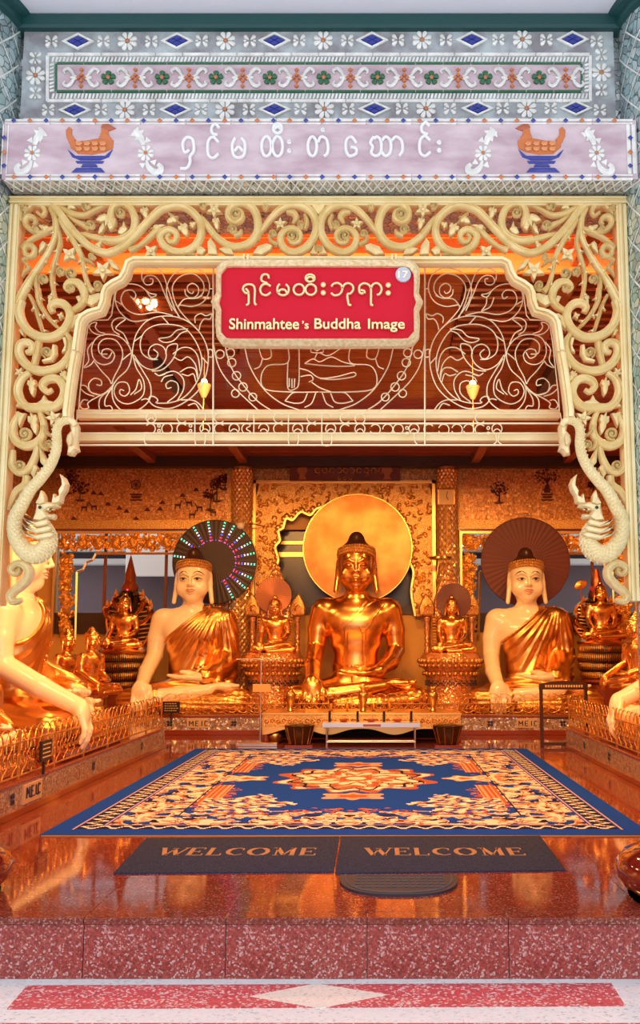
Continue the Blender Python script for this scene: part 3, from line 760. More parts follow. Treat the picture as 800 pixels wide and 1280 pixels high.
def bird(cx, s):
    f = lambda x, y: (cx+s*(x-226)/2, y/2)
    def pl(name, poly, m, y=LY): 
        b = MB(); P = [at(*f(*q), y) for q in poly]; b.plate(P if s > 0 else P[::-1], .014, .2, ridge=.004); return put(name, b, m, bm)
    pl('bird_body', [(172, 345), (190, 352), (215, 350), (240, 345), (262, 345), (284, 350), (282, 370), (262, 380), (230, 386), (195, 384), (176, 368)], ORANT)
    pl('bird_tail', [(164, 325), (172, 316), (180, 322), (179, 336), (190, 350), (172, 356), (165, 340)], ORANT)
    pl('bird_neck', [(246, 346), (252, 330), (254, 318), (270, 322), (272, 336), (282, 352)], ORANT)
    pl('bird_head', [(252, 318), (256, 308), (268, 306), (276, 312), (290, 320), (276, 326), (262, 326)], mat('brick_glass_tile', (.42, .11, .05), .25))
    for i in range(4):
        for j in range(2): 
            cx_, cy_ = 196+i*20, 358+j*13; pl('wing_feather', [(cx_-8, cy_-5), (cx_+6, cy_-6), (cx_+10, cy_), (cx_+4, cy_+6), (cx_-6, cy_+5)], mat('light_orange_tile', (.68, .26, .09), .25), LY-.01)
    for poly in ([(168, 372), (188, 388), (262, 388), (282, 372), (272, 392), (250, 400), (200, 400), (180, 392)], [(188, 402), (260, 402), (256, 408), (192, 408)], [(206, 410), (240, 410), (244, 417), (202, 417)], [(190, 419), (252, 419), (262, 430), (178, 430)]):
        pl('blue_pedestal', poly, BLUET)
bird(113, 1); bird(676, -1)
# ------------------------------------------------------------------ carved gold arch
arch = thing('carved_arch', 'large cream-gold carved fretwork arch with dragon ends framing the hall', 'arch', (at(398, 300, AY).x, AY, at(398, 750, AY).z))
MX = 796                                                      # mirror line is at px 398
def cv(o, s, pts): return [(o[0]+u/s, o[1]+v/s) for u, v in pts]
SA = 800/140
CA, CB, CC_, CD, CE, CF, CG = (10, 240), (130, 240), (260, 240), (0, 360), (0, 480), (0, 600), (100, 320)
def both(fn):
    for s in (0, 1): fn((lambda P: P) if s == 0 else (lambda P: [(MX-x, y) for x, y in P]), s)
PX = AY/1250/.97                                               # metres per pixel at the arch
def vine(o, pts, wd, name='vine_scroll', d=.045, yo=0.0, ends=None):
    P0 = cv(o, SA, pts) if o else pts
    def f(mp, s):
        P = [at(x, y, AY+yo) for x, y in mp(cat(P0, 6))]
        b = MB(); b.ribbon(P, [q/SA*PX*1.16 for q in wd], d*1.1); o_ = put(name, b, GOLDP, arch, 35)
    both(f)
def thorns(o, pts, wd, spots, ln=22):                          # little thorn leaves along a stem
    P0 = cat(cv(o, SA, pts), 6)
    def f(mp, s):
        for t, sg in spots:
            b = MB(); i = int(t*(len(P0)-2)); x, y = P0[i]; x2, y2 = P0[i+1]; u = np.array([x2-x, y2-y]); u /= (np.linalg.norm(u)+1e-9); n_ = np.array([-u[1], u[0]])*sg
            c = np.array([x, y])+n_*wd/SA*.6; L = ln/SA
            poly = [c-u*L*.5, c+n_*L*.25, c+n_*L*.9+u*L*.5, c+n_*L*.35+u*L*.35, c+u*L*.6]
            poly = [at(*q, AY-.012) for q in mp([tuple(q) for q in poly])]
            b.plate(poly, .03, .3, ridge=.003); put('thorn_leaf', b, GOLDP, arch)
    both(f)
def curl(o, c, r, a0=0, sg=1, turns=1.6, wd=9, name='curl'):
    cx, cy = cv(o, SA, [c])[0]
    def f(mp, s):
        P = []
        for t in np.linspace(0, 1, 20):
            a = a0+sg*t*turns*2*PI; rr = r/SA*(1-.82*t); P.append((cx+rr*math.cos(a), cy+rr*math.sin(a)))
        b = MB(); b.ribbon([at(x, y, AY-.012) for x, y in mp(P)], [wd/SA*PX*.8, wd/SA*PX, wd/SA*PX*.8], .04)
        p = at(*mp([(cx, cy)])[0], AY-.02); b.ell(p, (r/SA*PX*.25, .02, r/SA*PX*.25), 8, 4); b.ell(at(*mp([(cx, cy)])[0], AY+.012), (r/SA*PX*.9, .015, r/SA*PX*.9), 10, 4)
        put(name, b, GOLDP, arch, 40)
    both(f)
def leafp(o, poly, name='carved_leaf', ridge=.012, d=.04):
    P0 = cv(o, SA, poly) if o else poly
    def f(mp, s):
        P = [at(x, y, AY-.008) for x, y in mp(P0)]
        b = MB(); b.plate(P, d, .35, ridge=ridge); put(name, b, GOLDP, arch)
    both(f)
def leafg(o, c, ang, L, Wd, name='carved_leaf'):                 # three-lobed leaf pointing along ang
    u = (math.cos(ang), math.sin(ang)); n_ = (-u[1], u[0]); poly = []
    for t, ww in ((-.5, .08), (-.25, .25), (-.3, .75), (-.05, .95), (.1, .55), (.25, .6), (.5, .32), (.62, .0), (.5, -.32), (.25, -.6), (.1, -.55), (-.05, -.95), (-.3, -.75), (-.25, -.25)):
        poly.append((c[0]+u[0]*t*L*1.1+n_[0]*ww*Wd/2, c[1]+u[1]*t*L*1.1+n_[1]*ww*Wd/2))
    leafp(o, poly, name)
def flow(o, c, r, n=4, ph=0):
    cx, cy = cv(o, SA, [c])[0]; r /= SA
    def f(mp, s):
        P = []
        for k in range(n*4):
            a = ph+2*PI*k/(n*4); rr = r*[1, .62, .42, .62][k % 4]; P.append((cx+rr*math.cos(a), cy+rr*math.sin(a)))
        b = MB(); b.plate([at(x, y, AY-.015) for x, y in mp(P)], .035, .4, ridge=.004)
        p = at(*mp([(cx, cy)])[0], AY-.028); b.lathe([(.001, 0), (r*PX*.26, 0), (r*PX*.26, .012)], (0, 0, 0), 1) if 0 else b.ell(p, (r*PX*.26, .012, r*PX*.26), 10, 4)
        put('carved_flower', b, GOLDP, arch, 30)
    both(f)
# corner head and main stems
m1 = [(205, 140), (240, 165), (262, 140), (245, 100), (215, 85), (270, 78), (320, 95), (370, 150), (420, 220), (480, 290), (560, 370), (640, 420), (720, 435), (800, 405)]
vine(CA, m1, [10, 14, 20, 24, 24, 24, 24])
m1b = [(110, 405), (190, 345), (260, 270), (330, 195), (400, 130), (480, 100), (560, 100), (640, 150), (690, 225), (690, 310), (650, 385), (580, 425), (500, 425), (430, 385), (400, 325), (420, 285), (470, 268), (515, 295), (510, 345), (470, 355), (448, 320), (470, 298)]
vine(CB, [(20, 435)]+m1b, [22, 24, 24, 24, 24, 24, 24, 22, 20, 16, 10], yo=-.004)
vine(CB, [(640, 150), (700, 195), (745, 250), (790, 310)], [16, 20, 22])
vine(CC_, [(0, 250), (60, 320), (140, 378), (220, 392), (300, 362), (352, 290), (355, 200), (325, 120), (270, 82), (200, 85), (150, 130), (150, 185), (195, 215), (240, 185), (232, 140), (195, 130), (175, 158), (200, 168)], [20, 24, 26, 26, 24, 22, 20, 16, 10])
vine(CC_, [(345, 345), (370, 290), (410, 235), (450, 185), (520, 120), (600, 92), (690, 105), (755, 170), (775, 260), (745, 345), (690, 405), (610, 432), (540, 398), (517, 330), (550, 275), (610, 262), (655, 300), (645, 350), (600, 360), (575, 325), (605, 300)], [16, 18, 22, 26, 26, 26, 24, 22, 20, 16, 10])
curl(CC_, (200, 155), 36, 1, 1); curl(CC_, (600, 312), 40, 1, -1)
vine(CA, [(330, 78), (400, 125), (470, 158), (550, 165), (620, 130), (700, 92), (760, 78)], [12, 20, 16, 13, 8], yo=.006)
vine(CA, [(420, 160), (480, 205), (540, 235), (585, 262)], [8, 16, 22], yo=.006)
curl(CA, (590, 240), 32, 3, 1); curl(CA, (560, 100), 34, 2, 1); leafg(CA, (445, 100), .3, 60, 50)
vine(CA, [(470, 290), (560, 308), (640, 330), (720, 350), (810, 352)], [10, 18, 22, 24], yo=.004)
vine(CB, [(0, 335), (90, 345), (165, 322), (212, 275), (222, 200), (195, 125), (140, 82), (85, 90), (55, 135), (50, 200), (65, 245)], [22, 26, 26, 24, 22, 22, 24, 20], yo=-.002)
leafp(CB, [(0, 160), (40, 140), (60, 150), (80, 180), (85, 220), (60, 262), (35, 270), (20, 230), (0, 250)])
curl(CB, (118, 148), 34, 4, -1); leafp(CB, [(95, 290), (110, 250), (130, 240), (138, 200), (152, 240), (170, 262), (150, 290), (120, 305)])
leafp(CA, [(620, 200), (650, 165), (690, 150), (720, 160), (700, 200), (660, 212)]); leafp(CA, [(640, 300), (650, 250), (680, 212), (690, 245), (670, 285)])
leafg(CA, (645, 375), -1.0, 60, 45)
leafg(CB, (288, 135), 1.3, 85, 70); leafg(CB, (490, 190), 2.6, 80, 70); leafg(CB, (565, 255), 1.1, 95, 85); vine(CB, [(460, 150), (500, 180), (540, 225)], [6, 9, 6])
leafg(CB, (480, 72), -1.57, 40, 50); leafg(CB, (630, 230), -.5, 50, 50)
vine(CB, [(180, 420), (250, 385), (330, 320), (390, 265), (440, 240)], [22, 14, 18, 20, 6], yo=.008); leafg(CB, (380, 245), -.2, 90, 40)
flow(CB, (332, 420), 62, 4, .8); flow(CB, (785, 122), 62, 5, 1.6); curl(CB, (710, 95), 28, 1, 1)
leafp(CB, [(735, 350), (760, 320), (800, 380), (800, 440), (740, 445)]); leafp(CB, [(655, 395), (690, 380), (730, 410), (700, 450), (660, 440)]); vine(CB, [(440, 445), (500, 430), (580, 440), (650, 450)], [8, 14, 10])
# down the side
m5 = [(300, 110), (335, 190), (338, 300), (310, 380), (265, 465), (210, 550), (150, 640), (100, 730), (70, 800)]
vine(CA, m5, [14, 20, 18, 18, 22, 26, 28])
vine(CD, [(150, 90), (135, 160), (155, 240), (210, 310), (290, 348), (380, 348), (455, 300), (495, 230), (495, 165), (455, 115), (400, 105), (362, 135), (375, 175)], [26, 28, 28, 28, 28, 26, 26, 26, 24, 18], yo=-.004)
flow(CD, (430, 195), 30, 4, .3); leafg(CD, (150, 305), 1.2, 60, 40); leafp(CD, [(500, 300), (520, 200), (560, 175), (600, 180), (560, 215), (540, 260)])
m6 = [(350, 250), (372, 350), (350, 450), (322, 550), (315, 640), (325, 720), (340, 790)]
vine(CA, m6, [12, 13, 14, 15, 12, 16], yo=.006); thorns(CA, m6, 14, [(.3, 1), (.45, -1), (.55, 1), (.7, -1), (.88, 1)], 34)
m7 = [(370, 190), (430, 290), (485, 380), (530, 480), (545, 580), (575, 670), (610, 715)]
vine(CA, m7, [18, 20, 18, 18, 14, 16, 22], yo=.006); thorns(CA, m7, 16, [(.2, 1), (.35, -1), (.52, 1), (.6, -1), (.8, 1)], 36)
curl(CA, (640, 668), 34, 2, -1); thorns(CA, m5, 20, [(.25, 1), (.4, 1), (.55, -1), (.68, 1), (.8, -1)], 34)
m8 = [(330, 262), (260, 290), (180, 330), (120, 378), (95, 400)]; vine(CA, m8, [16, 18, 14, 14, 10], yo=.006)
vine(CA, [(155-38, 400), (128, 450), (170, 458), (192, 425), (175, 388), (135, 388), (112, 418)], [16, 18, 16], name='carved_ring')
vine(CA, [(140, 470), (112, 490), (148, 540), (118, 570), (98, 605)], [8, 12, 12, 10, 4], name='zigzag_leaf')
vine(CA, [(290, 280), (220, 290), (160, 268), (124, 222), (138, 182), (180, 182), (196, 212), (180, 232)], [12, 15, 17, 18, 18, 14, 8])
leafg(CA, (262, 258), 3.6, 80, 60); leafp(CA, [(215, 440), (225, 370), (245, 345), (270, 360), (262, 395)]); curl(CA, (195, 262), 22, 0, 1)
leafp(CA, [(105, 170), (140, 135), (190, 75), (150, 90), (112, 120)]); curl(CA, (120, 115), 22, 0, 1)
flow(CA, (435, 440), 66, 4, .7); flow(CA, (675, 555), 82, 5, 1.57)
vine(CA, [(540, 480), (590, 500), (620, 530)], [10, 10, 6]); curl(CA, (598, 460), 22, 0, 1)
curl(CA, (452, 582), 38, 2, 1); curl(CA, (380, 570), 32, 2, 1); curl(CA, (255, 622), 34, 2, 1)
vine(CA, [(545, 800), (545, 720), (505, 655), (445, 645), (412, 680), (440, 712)], [22, 26, 26, 24, 18, 10]); curl(CA, (448, 690), 26, 3, 1)
leafp(CA, [(560, 790), (575, 730), (620, 745), (680, 712), (660, 770), (600, 795)]); leafp(CA, [(480, 745), (510, 735), (535, 775), (505, 800)]); leafp(CA, [(700, 470), (740, 480), (780, 520), (800, 560), (740, 540)])
vine(CA, [(210, 600), (205, 680), (225, 740), (215, 790)], [12, 14, 10, 12], yo=.006)
m9 = [(210, 50), (250, 130), (270, 200), (300, 300), (320, 350)]; vine(CD, m9, [10, 12, 12, 10, 8], yo=.01); thorns(CD, m9, 12, [(.3, 1), (.5, -1), (.8, -1)], 36)
m10 = [(268, 0), (280, 100), (330, 190), (380, 250), (440, 310)]; vine(CD, m10, [16, 15, 14, 12, 10], yo=.01); thorns(CD, m10, 14, [(.2, -1), (.5, 1), (.75, -1)], 36)
leafg(CD, (355, 75), 1.7, 80, 40); leafp(CD, [(615, 110), (640, 50), (700, 30), (735, 35), (700, 100), (650, 130)]); vine(CD, [(510, 165), (570, 130), (605, 80), (600, 20)], [16, 20, 20, 16])
vine(CD, [(470, 320), (505, 380), (500, 465), (440, 548), (350, 588), (255, 585), (175, 535), (135, 465), (145, 405), (190, 388), (228, 412), (218, 450), (182, 458)], [14, 20, 24, 26, 28, 28, 26, 26, 24, 22, 14], yo=-.004)
curl(CD, (335, 460), 38, 2, 1); leafp(CD, [(370, 395), (395, 400), (400, 470), (370, 520), (300, 530), (290, 510), (350, 485)]); vine(CD, [(275, 380), (265, 460), (240, 560)], [20, 22, 18], yo=.01)
leafp(CD, [(440, 350), (470, 345), (480, 390), (470, 450), (435, 460), (455, 410)]); leafg(CD, (490, 530), 2.0, 80, 40)
flow(CD, (135, 600), 42, 5, .2); leafg(CD, (222, 690), 1.5, 120, 70); leafg(CD, (455, 620), 1.0, 90, 60)
vine(CD, [(210, 600), (150, 650), (125, 725), (145, 800), (200, 850), (280, 855), (380, 850), (440, 800), (460, 730), (430, 665), (380, 645), (325, 660), (300, 700), (335, 740), (372, 722)], [18, 24, 26, 26, 28, 28, 26, 26, 26, 24, 20, 12], yo=-.004)
leafp(CE, [(105, 160), (130, 120), (130, 80), (165, 110), (240, 150), (150, 168)]); leafp(CE, [(250, 140), (290, 110), (310, 72), (330, 110), (400, 130), (430, 165), (300, 165)])
vine(CE, [(250, 150), (295, 230), (312, 310), (300, 375), (250, 425), (180, 440), (115, 405), (90, 345), (100, 280), (128, 225), (118, 200)], [12, 18, 22, 26, 28, 28, 26, 24, 20, 12]); curl(CE, (178, 355), 46, 2, -1, wd=12)
leafg(CE, (232, 265), 1.35, 150, 80); leafp(CE, [(112, 200), (180, 205), (160, 250), (135, 310), (120, 250)]); flow(CE, (380, 240), 66, 5, -.6)
vine(CE, [(270, 165), (330, 200), (365, 225)], [8, 12, 8]); vine(CE, [(310, 300), (335, 350), (380, 378)], [12, 12, 8]); curl(CE, (355, 432), 32, 2, 1)
vine(CE, [(290, 400), (300, 450), (345, 470)], [16, 14, 8]); leafp(CE, [(275, 430), (300, 480), (345, 560), (320, 600), (285, 560)])
vine(CE, [(265, 440), (245, 530), (200, 610), (135, 630), (88, 585), (85, 530), (90, 470)], [16, 22, 24, 24, 20, 14]); curl(CE, (140, 580), 36, 2, -1); leafp(CE, [(240, 560), (270, 600), (240, 680), (215, 640)])
vine(CE, [(190, 655), (180, 720), (120, 765), (85, 830), (60, 900)], [22, 26, 24, 18, 10])
vine(None, [(25, 258), (24, 268), (26, 277)], [18, 24, 14]); 
leafp(None, [(390, 250), (398, 247), (406, 250), (402, 262), (398, 268), (394, 262)]) if 0 else None
b = MB(); b.plate([at(x, y, AY-.01) for x, y in ((386, 252), (398, 250), (410, 252), (404, 262), (398, 269), (392, 262))], .04, .35, ridge=.012); put('carved_leaf', b, GOLDP, arch)
for sx in (0, 1):
    pass
vine(CC_, [(365, 95), (395, 75), (410, 125), (440, 75), (490, 80)], [8, 14, 14, 12, 6], name='zigzag_leaf'); leafp(CC_, [(312, 440), (350, 385), (420, 362), (462, 375), (450, 410), (380, 450)])
flow(CC_, (515, 222), 50, 5, -1.57); curl(CC_, (175, 270), 34, 3, 1); vine(CC_, [(185, 315), (225, 300), (238, 268)], [14, 16, 8]); curl(CC_, (465, 300), 28, 2, 1); vine(CC_, [(435, 315), (455, 355), (500, 378)], [10, 12, 12])
vine(CC_, [(560, 140), (610, 150), (630, 185), (605, 225)], [10, 20, 20, 10]); vine(CC_, [(690, 160), (705, 210), (690, 265)], [10, 16, 12]); curl(CC_, (665, 232), 26, 1, 1); curl(CC_, (795, 408), 26, 2, 1); leafp(CC_, [(725, 440), (760, 365), (770, 420), (788, 445)])
leafp(CC_, [(70, 400), (120, 390), (170, 400), (190, 450), (120, 440)]); leafp(CC_, [(0, 350), (30, 340), (60, 400), (70, 450), (0, 445)]); leafg(CC_, (55, 210), 1.4, 90, 60)
# rectangular frame bars (stepped profile)
def bar3(name, x0, x1, z0, z1, vertical):
    b = MB(); b.box(x0, x1, AY-.02, AY+.08, z0, z1, .006)
    if vertical:
        wv = (x1-x0); b.box(x0+wv*.22, x0+wv*.40, AY-.035, AY, z0, z1, .004); b.box(x0+wv*.62, x1-wv*.1, AY-.035, AY, z0, z1, .004)
    else:
        hv = (z1-z0); b.box(x0, x1, AY-.035, AY, z0+hv*.6, z0+hv*.82, .004); b.box(x0, x1, AY-.035, AY, z0+hv*.1, z0+hv*.35, .004)
    put(name, b, MOLD, arch)
ax0, ax1 = at(14, 246, AY).x, at(781.5, 246, AY).x; bw = .056; atop = bz0-.012; abot = at(5, 757, AY).z
bar3('frame_top_bar', ax0, ax1, atop-.052, atop, False); bar3('frame_side_bar', ax0, ax0+bw, abot, atop-.053, True); bar3('frame_side_bar', ax1-bw, ax1, at(5, 752, AY).z, atop-.053, True)
# cusped inner moulding
half_m = [(398, 326), (300, 326), (200, 326), (169, 326), (161, 330), (157, 342), (152, 350), (142, 355), (134, 361), (131, 368), (130, 378), (126, 388), (112, 392), (104, 397), (100, 404), (98, 416), (95, 440)]
low_m = [(95, 440), (91, 462), (87, 490), (84, 515), (84, 522)]
mprof = [(-1, .0), (-1, .5), (-.7, .75), (-.35, .75), (-.3, 1.0), (.35, 1.0), (.4, .7), (.8, .7), (1, .45), (1, 0)]
def fm(mp, s):
    b = MB(); b.ribbon([at(x, y, AY-.02) for x, y in mp(half_m)], [5.6*PX]*3, .09, mprof); put('cusped_moulding', b, MOLD, arch)
    b = MB(); b.ribbon([at(x, y, AY-.005) for x, y in mp(low_m)], [6.2*PX]*3, .07, mprof); put('lower_moulding', b, MOLD, arch)
both(fm)
# dragons at the arch ends
NAGA = mat('cream_gold_scales', (.85, .69, .36), .45, .1, build=lambda m, nt, p: (lambda v: (nt.links.new(coords(nt, (1, .6, 1)), v.inputs['Vector']), nt.links.new(ramp(nt, v.outputs['Distance'], [(0, (.87, .72, .40)), (.9, (.78, .60, .29))]), p.inputs['Base Color']), bump(nt, p, v.outputs['Distance'], .22, .01)))(N(nt, 'ShaderNodeTexVoronoi', Scale=30)))
def dragon(mp, s):
    side = 'left' if s == 0 else 'right'
    path = cat(cv(CE, SA, [(535, 300), (515, 268), (470, 262), (425, 285), (405, 340), (408, 420), (395, 500), (355, 590), (290, 675), (215, 760)])+cv(CF, SA, [(150, 190), (110, 270), (105, 360), (135, 450), (195, 515), (265, 530), (325, 490), (350, 425), (335, 360), (305, 310)]), 5)
    rad = [3.4, 4.4, 5.2, 5.6, 6.0, 6.3, 6.6, 7.2, 7.8, 8.6, 9.2, 9.8, 10.8, 12.0, 12.6, 11.6, 9.4, 7.6]
    sp = put('dragon_body', MB().tube([at(x, y, AY-.02) for x, y in mp(path)], [r*PX for r in rad], 12, flat=.75), NAGA, arch, 60, label='cream dragon body with scales')
    # scale crescents
    b = MB(); m = len(path); R = np.interp(np.linspace(0, 1, m), np.linspace(0, 1, len(rad)), rad)
    for i in range(8, m-6, 1):
        x, y = path[i]; u = np.array(path[i+1])-np.array(path[i-1]); u /= np.linalg.norm(u)+1e-9; n_ = np.array([-u[1], u[0]])
        for k in (-.55, 0, .55):
            kk = k+(.27 if i % 2 else -.0)
            c = np.array([x, y])+n_*R[i]*kk; yy = AY-.02-R[i]*PX*.75*math.sqrt(max(.05, 1-kk*kk))
            P = [c+n_*1.9*q+u*(1.5*(1-q*q)) for q in (-1, -.5, 0, .5, 1)]
            b.tube([at(a_, c_, yy-.001+.004*abs(q)) for (a_, c_), q in zip(mp([tuple(z) for z in P]), (-1, -.5, 0, .5, 1))], .0042, 4)
    put('scale_ridges', b, NAGA, sp, kind='stuff')
    def pl(name, poly, o=CF, y=AY-.05, d=.06, ridge=.012, par=None):
        b = MB(); b.plate([at(a_, c_, y) for a_, c_ in mp(cv(o, SA, poly))], d, .3, ridge=ridge); return put(name, b, NAGA, par or arch)
    hd = pl('dragon_head', [(222, 285), (240, 235), (248, 195), (252, 160), (285, 165), (330, 152), (380, 160), (408, 172), (412, 190), (375, 200), (340, 205), (315, 220), (330, 240), (380, 238), (384, 262), (372, 278), (335, 272), (310, 290), (290, 300)])
    pl('ear_fin', [(250, 165), (275, 120), (290, 70), (312, 110), (318, 160), (280, 175)], par=arch); pl('forehead_crest', [(360, 165), (378, 90), (392, 118), (412, 105), (408, 70), (432, 30), (428, -10), (420, -48), (455, -20), (475, 25), (462, 75), (438, 110), (428, 160), (400, 170)])
    pl('teeth', [(330, 205), (345, 222), (358, 205), (372, 216), (385, 200)], y=AY-.055, d=.03)
    b = MB(); b.ell(at(*mp(cv(CF, SA, [(285, 195)]))[0], AY-.062), (.009, .008, .009), 8, 5); put('eye', b, DARK, arch)
    for poly in ([(155, 262), (185, 285), (250, 298), (330, 278), (350, 295), (335, 318), (260, 335), (195, 315)], [(148, 305), (185, 330), (250, 345), (340, 325), (372, 340), (345, 365), (255, 382), (190, 360)], [(145, 355), (180, 375), (250, 392), (350, 370), (390, 385), (360, 410), (260, 425), (185, 400)]):
        pl('neck_fin', poly, y=AY-.075, d=.03, ridge=.01)
    vl = cv(CF, SA, [(115, 648), (135, 632), (130, 660), (98, 672), (75, 645), (90, 612), (135, 595), (180, 612), (205, 650), (195, 700), (150, 752), (100, 790), (72, 830), (85, 865), (120, 865), (148, 852)])
    b = MB(); b.ribbon([at(x, y, AY-.02) for x, y in mp(cat(vl, 5))], [q/SA*PX for q in (10, 14, 18, 22, 26, 30, 32, 30, 28, 24, 14)], .07); put('volute', b, NAGA, arch, 35)
    pl('tail_pendant', [(470, 250), (535, 260), (552, 300), (550, 360), (540, 420), (552, 470), (530, 478), (510, 505), (470, 500), (476, 440), (462, 400), (470, 360), (498, 330), (490, 290)], CE, AY-.02, .06)
    pl('pendant_leaf', [(485, 380), (500, 340), (515, 380), (508, 430), (492, 440)], CE, AY-.05, .03)
both(dragon)
# ------------------------------------------------------------------ wire screen hanging behind the arch
WYs = 5.3
scr = thing('wire_screen', 'cream wire scrollwork screen with script letters filling the arch', 'screen', at(398, 556, WYs))
SH = 4.444
W = []
def wire(pts, name='wire_scroll', o=CG, s=SH, mirror=True, r=.0036, k=5):
    P0 = cv(o, s, pts)
    for sd_ in ((0, 1) if mirror else (0,)):
        P = cat(P0, k); P = [(MX+1.5-x, y) for x, y in P] if sd_ else P
        put(name, MB().tube([at(x, y, WYs) for x, y in P], r, 5), WIREM, scr, 60)
for pts in ([(290, 545), (295, 500), (315, 430), (370, 362), (450, 335), (540, 340), (620, 378), (682, 450), (712, 540), (705, 640), (670, 730), (600, 800), (510, 845), (430, 840), (388, 812), (385, 785), (405, 780), (425, 790), (432, 805), (420, 815)],
            [(408, 518), (432, 540), (425, 565), (400, 570), (380, 545), (390, 508), (425, 490), (465, 508), (480, 555), (455, 605), (400, 632), (340, 605), (300, 550)],
            [(432, 575), (390, 572), (345, 540), (335, 480), (360, 420), (420, 385), (500, 380), (580, 400), (640, 470), (675, 560), (670, 650), (630, 730), (570, 790), (500, 815), (425, 818)],
            [(600, 405), (540, 412), (500, 448), (438, 460), (470, 480), (520, 470), (560, 430), (600, 415)],
            [(475, 545), (490, 500), (540, 490), (530, 545), (500, 595), (455, 632), (400, 640)],
            [(515, 545), (565, 510), (620, 515), (655, 560), (668, 640)], [(520, 560), (560, 580), (600, 560), (640, 600), (655, 665)],
            [(555, 645), (600, 620), (640, 630), (655, 685)], [(565, 655), (600, 665), (630, 655), (645, 700)],
            [(485, 812), (540, 765), (542, 710), (505, 693), (478, 712), (485, 735), (508, 730)], [(440, 665), (520, 640), (572, 680), (575, 740), (540, 805)], [(415, 650), (440, 665), (475, 655)], [(450, 700), (470, 672), (515, 660)],
            [(632, 195), (622, 208), (600, 195), (598, 168), (625, 152), (655, 172), (655, 212), (620, 235), (588, 215), (583, 185)],
            [(555, 340), (502, 265), (480, 190), (508, 115), (570, 75), (645, 70), (702, 110), (720, 182), (690, 250), (625, 280), (555, 272), (548, 285)],
            [(645, 402), (560, 310), (522, 235), (515, 165), (560, 112), (630, 100), (680, 140), (688, 195), (655, 230), (612, 232)],
            [(545, 280), (580, 240), (640, 235), (680, 220)],
            [(280, 225), (300, 238), (310, 215), (288, 190), (245, 198), (228, 248), (262, 300), (330, 325), (430, 312), (515, 330)],
            [(385, 352), (290, 362), (222, 312), (195, 242), (210, 182), (262, 155), (330, 165), (385, 205), (425, 215), (395, 228), (365, 190)],
            [(355, 230), (375, 280), (410, 300), (425, 305), (400, 270), (395, 230)],
            [(512, 305), (470, 210), (440, 140), (408, 110), (368, 112), (352, 140), (370, 160), (400, 155), (405, 130), (388, 125)],
            [(345, 135), (345, 95), (378, 70), (425, 70), (462, 105), (490, 185), (520, 275), (548, 335)],
            [(640, 372), (640, 338), (670, 320), (700, 332), (732, 322), (722, 350), (690, 350), (670, 378), (662, 412)],
            [(178, 535), (155, 568), (122, 552), (128, 522), (165, 518), (192, 550), (172, 592), (120, 602), (76, 570), (65, 510), (92, 455), (150, 435), (222, 450), (272, 500), (286, 560), (262, 630), (210, 680), (172, 730), (120, 770), (62, 758), (48, 712), (78, 680), (115, 690), (118, 718), (92, 715)],
            [(152, 545), (110, 540), (104, 492), (140, 460), (200, 470), (236, 530), (226, 600), (190, 670), (176, 712)],
            [(80, 588), (120, 640), (158, 680), (175, 712)], [(138, 430), (105, 420), (85, 395), (92, 370), (62, 375), (52, 400), (80, 430), (130, 442)],
            [(270, 488), (240, 430), (200, 405), (215, 380), (252, 350), (210, 345), (178, 370), (185, 412), (220, 440)],
            [(70, 478), (42, 520), (48, 580), (22, 620), (58, 605), (78, 580)], [(0, 718), (32, 722), (58, 755), (110, 772)], [(0, 735), (35, 765), (80, 780)],
            [(245, 748), (225, 742), (222, 765), (250, 778), (275, 750), (260, 705), (212, 705), (188, 750), (210, 800), (262, 822), (322, 800), (355, 760), (352, 690), (312, 620), (292, 545)],
            [(305, 570), (350, 640), (392, 720), (385, 800), (322, 855), (242, 862), (190, 812), (178, 745), (192, 700)],
            [(280, 772), (310, 740), (328, 685), (342, 735), (300, 768)], [(340, 800), (365, 793), (385, 800)],
            [(45, 802), (18, 800), (0, 830), (18, 850), (48, 842), (50, 810), (170, 745)], [(172, 740), (112, 790), (108, 850), (135, 865), (178, 856), (168, 832), (140, 832), (142, 790), (182, 725)],
            [(300, 475), (350, 440)], [(455, 335), (495, 380)], [(235, 578), (280, 540)], [(200, 250), (232, 270)], [(560, 800), (620, 800), (660, 820), (690, 860)], [(600, 830), (640, 820), (665, 855)], [(675, 560), (712, 600)],
            [(722, 182), (738, 182)], [(715, 545), (715, 520), (735, 525), (735, 560), (715, 560)]): wire(pts)
# frame wires
wire([(740, 62), (740, 400), (740, 800), (740, 1050)], 'upright_wire', k=1, r=.005)
wire([(300, 62), (740, 65), (1325, 65)], 'top_wire', k=1, mirror=False, r=.005)
wire([(300, 62), (285, 130), (270, 145), (215, 165), (195, 185), (175, 330), (155, 355), (50, 358), (30, 480), (0, 750), (-8, 860)], 'edge_wire', k=1)
wire([(-12, 870), (-20, 930), (-5, 985), (-18, 1050)], 'edge_wire', k=4)
for v, r_ in ((875, .004), (930, .0055), (985, .004), (1050, .006)):
    put('cross_wire', MB().tube([at(98, 320+v/SH, WYs), at(699, 320+v/SH, WYs)], r_, 6), WIREM, scr)
for q0, q1 in ((512.5, 524), (541, 552)):
    put('cream_crossbar', MB().box(at(97, q0, WYs+.05).x, at(699, q0, WYs+.05).x, WYs+.03, WYs+.09, at(398, q1, WYs+.05).z, at(398, q0, WYs+.05).z, .004), MOLD, scr)
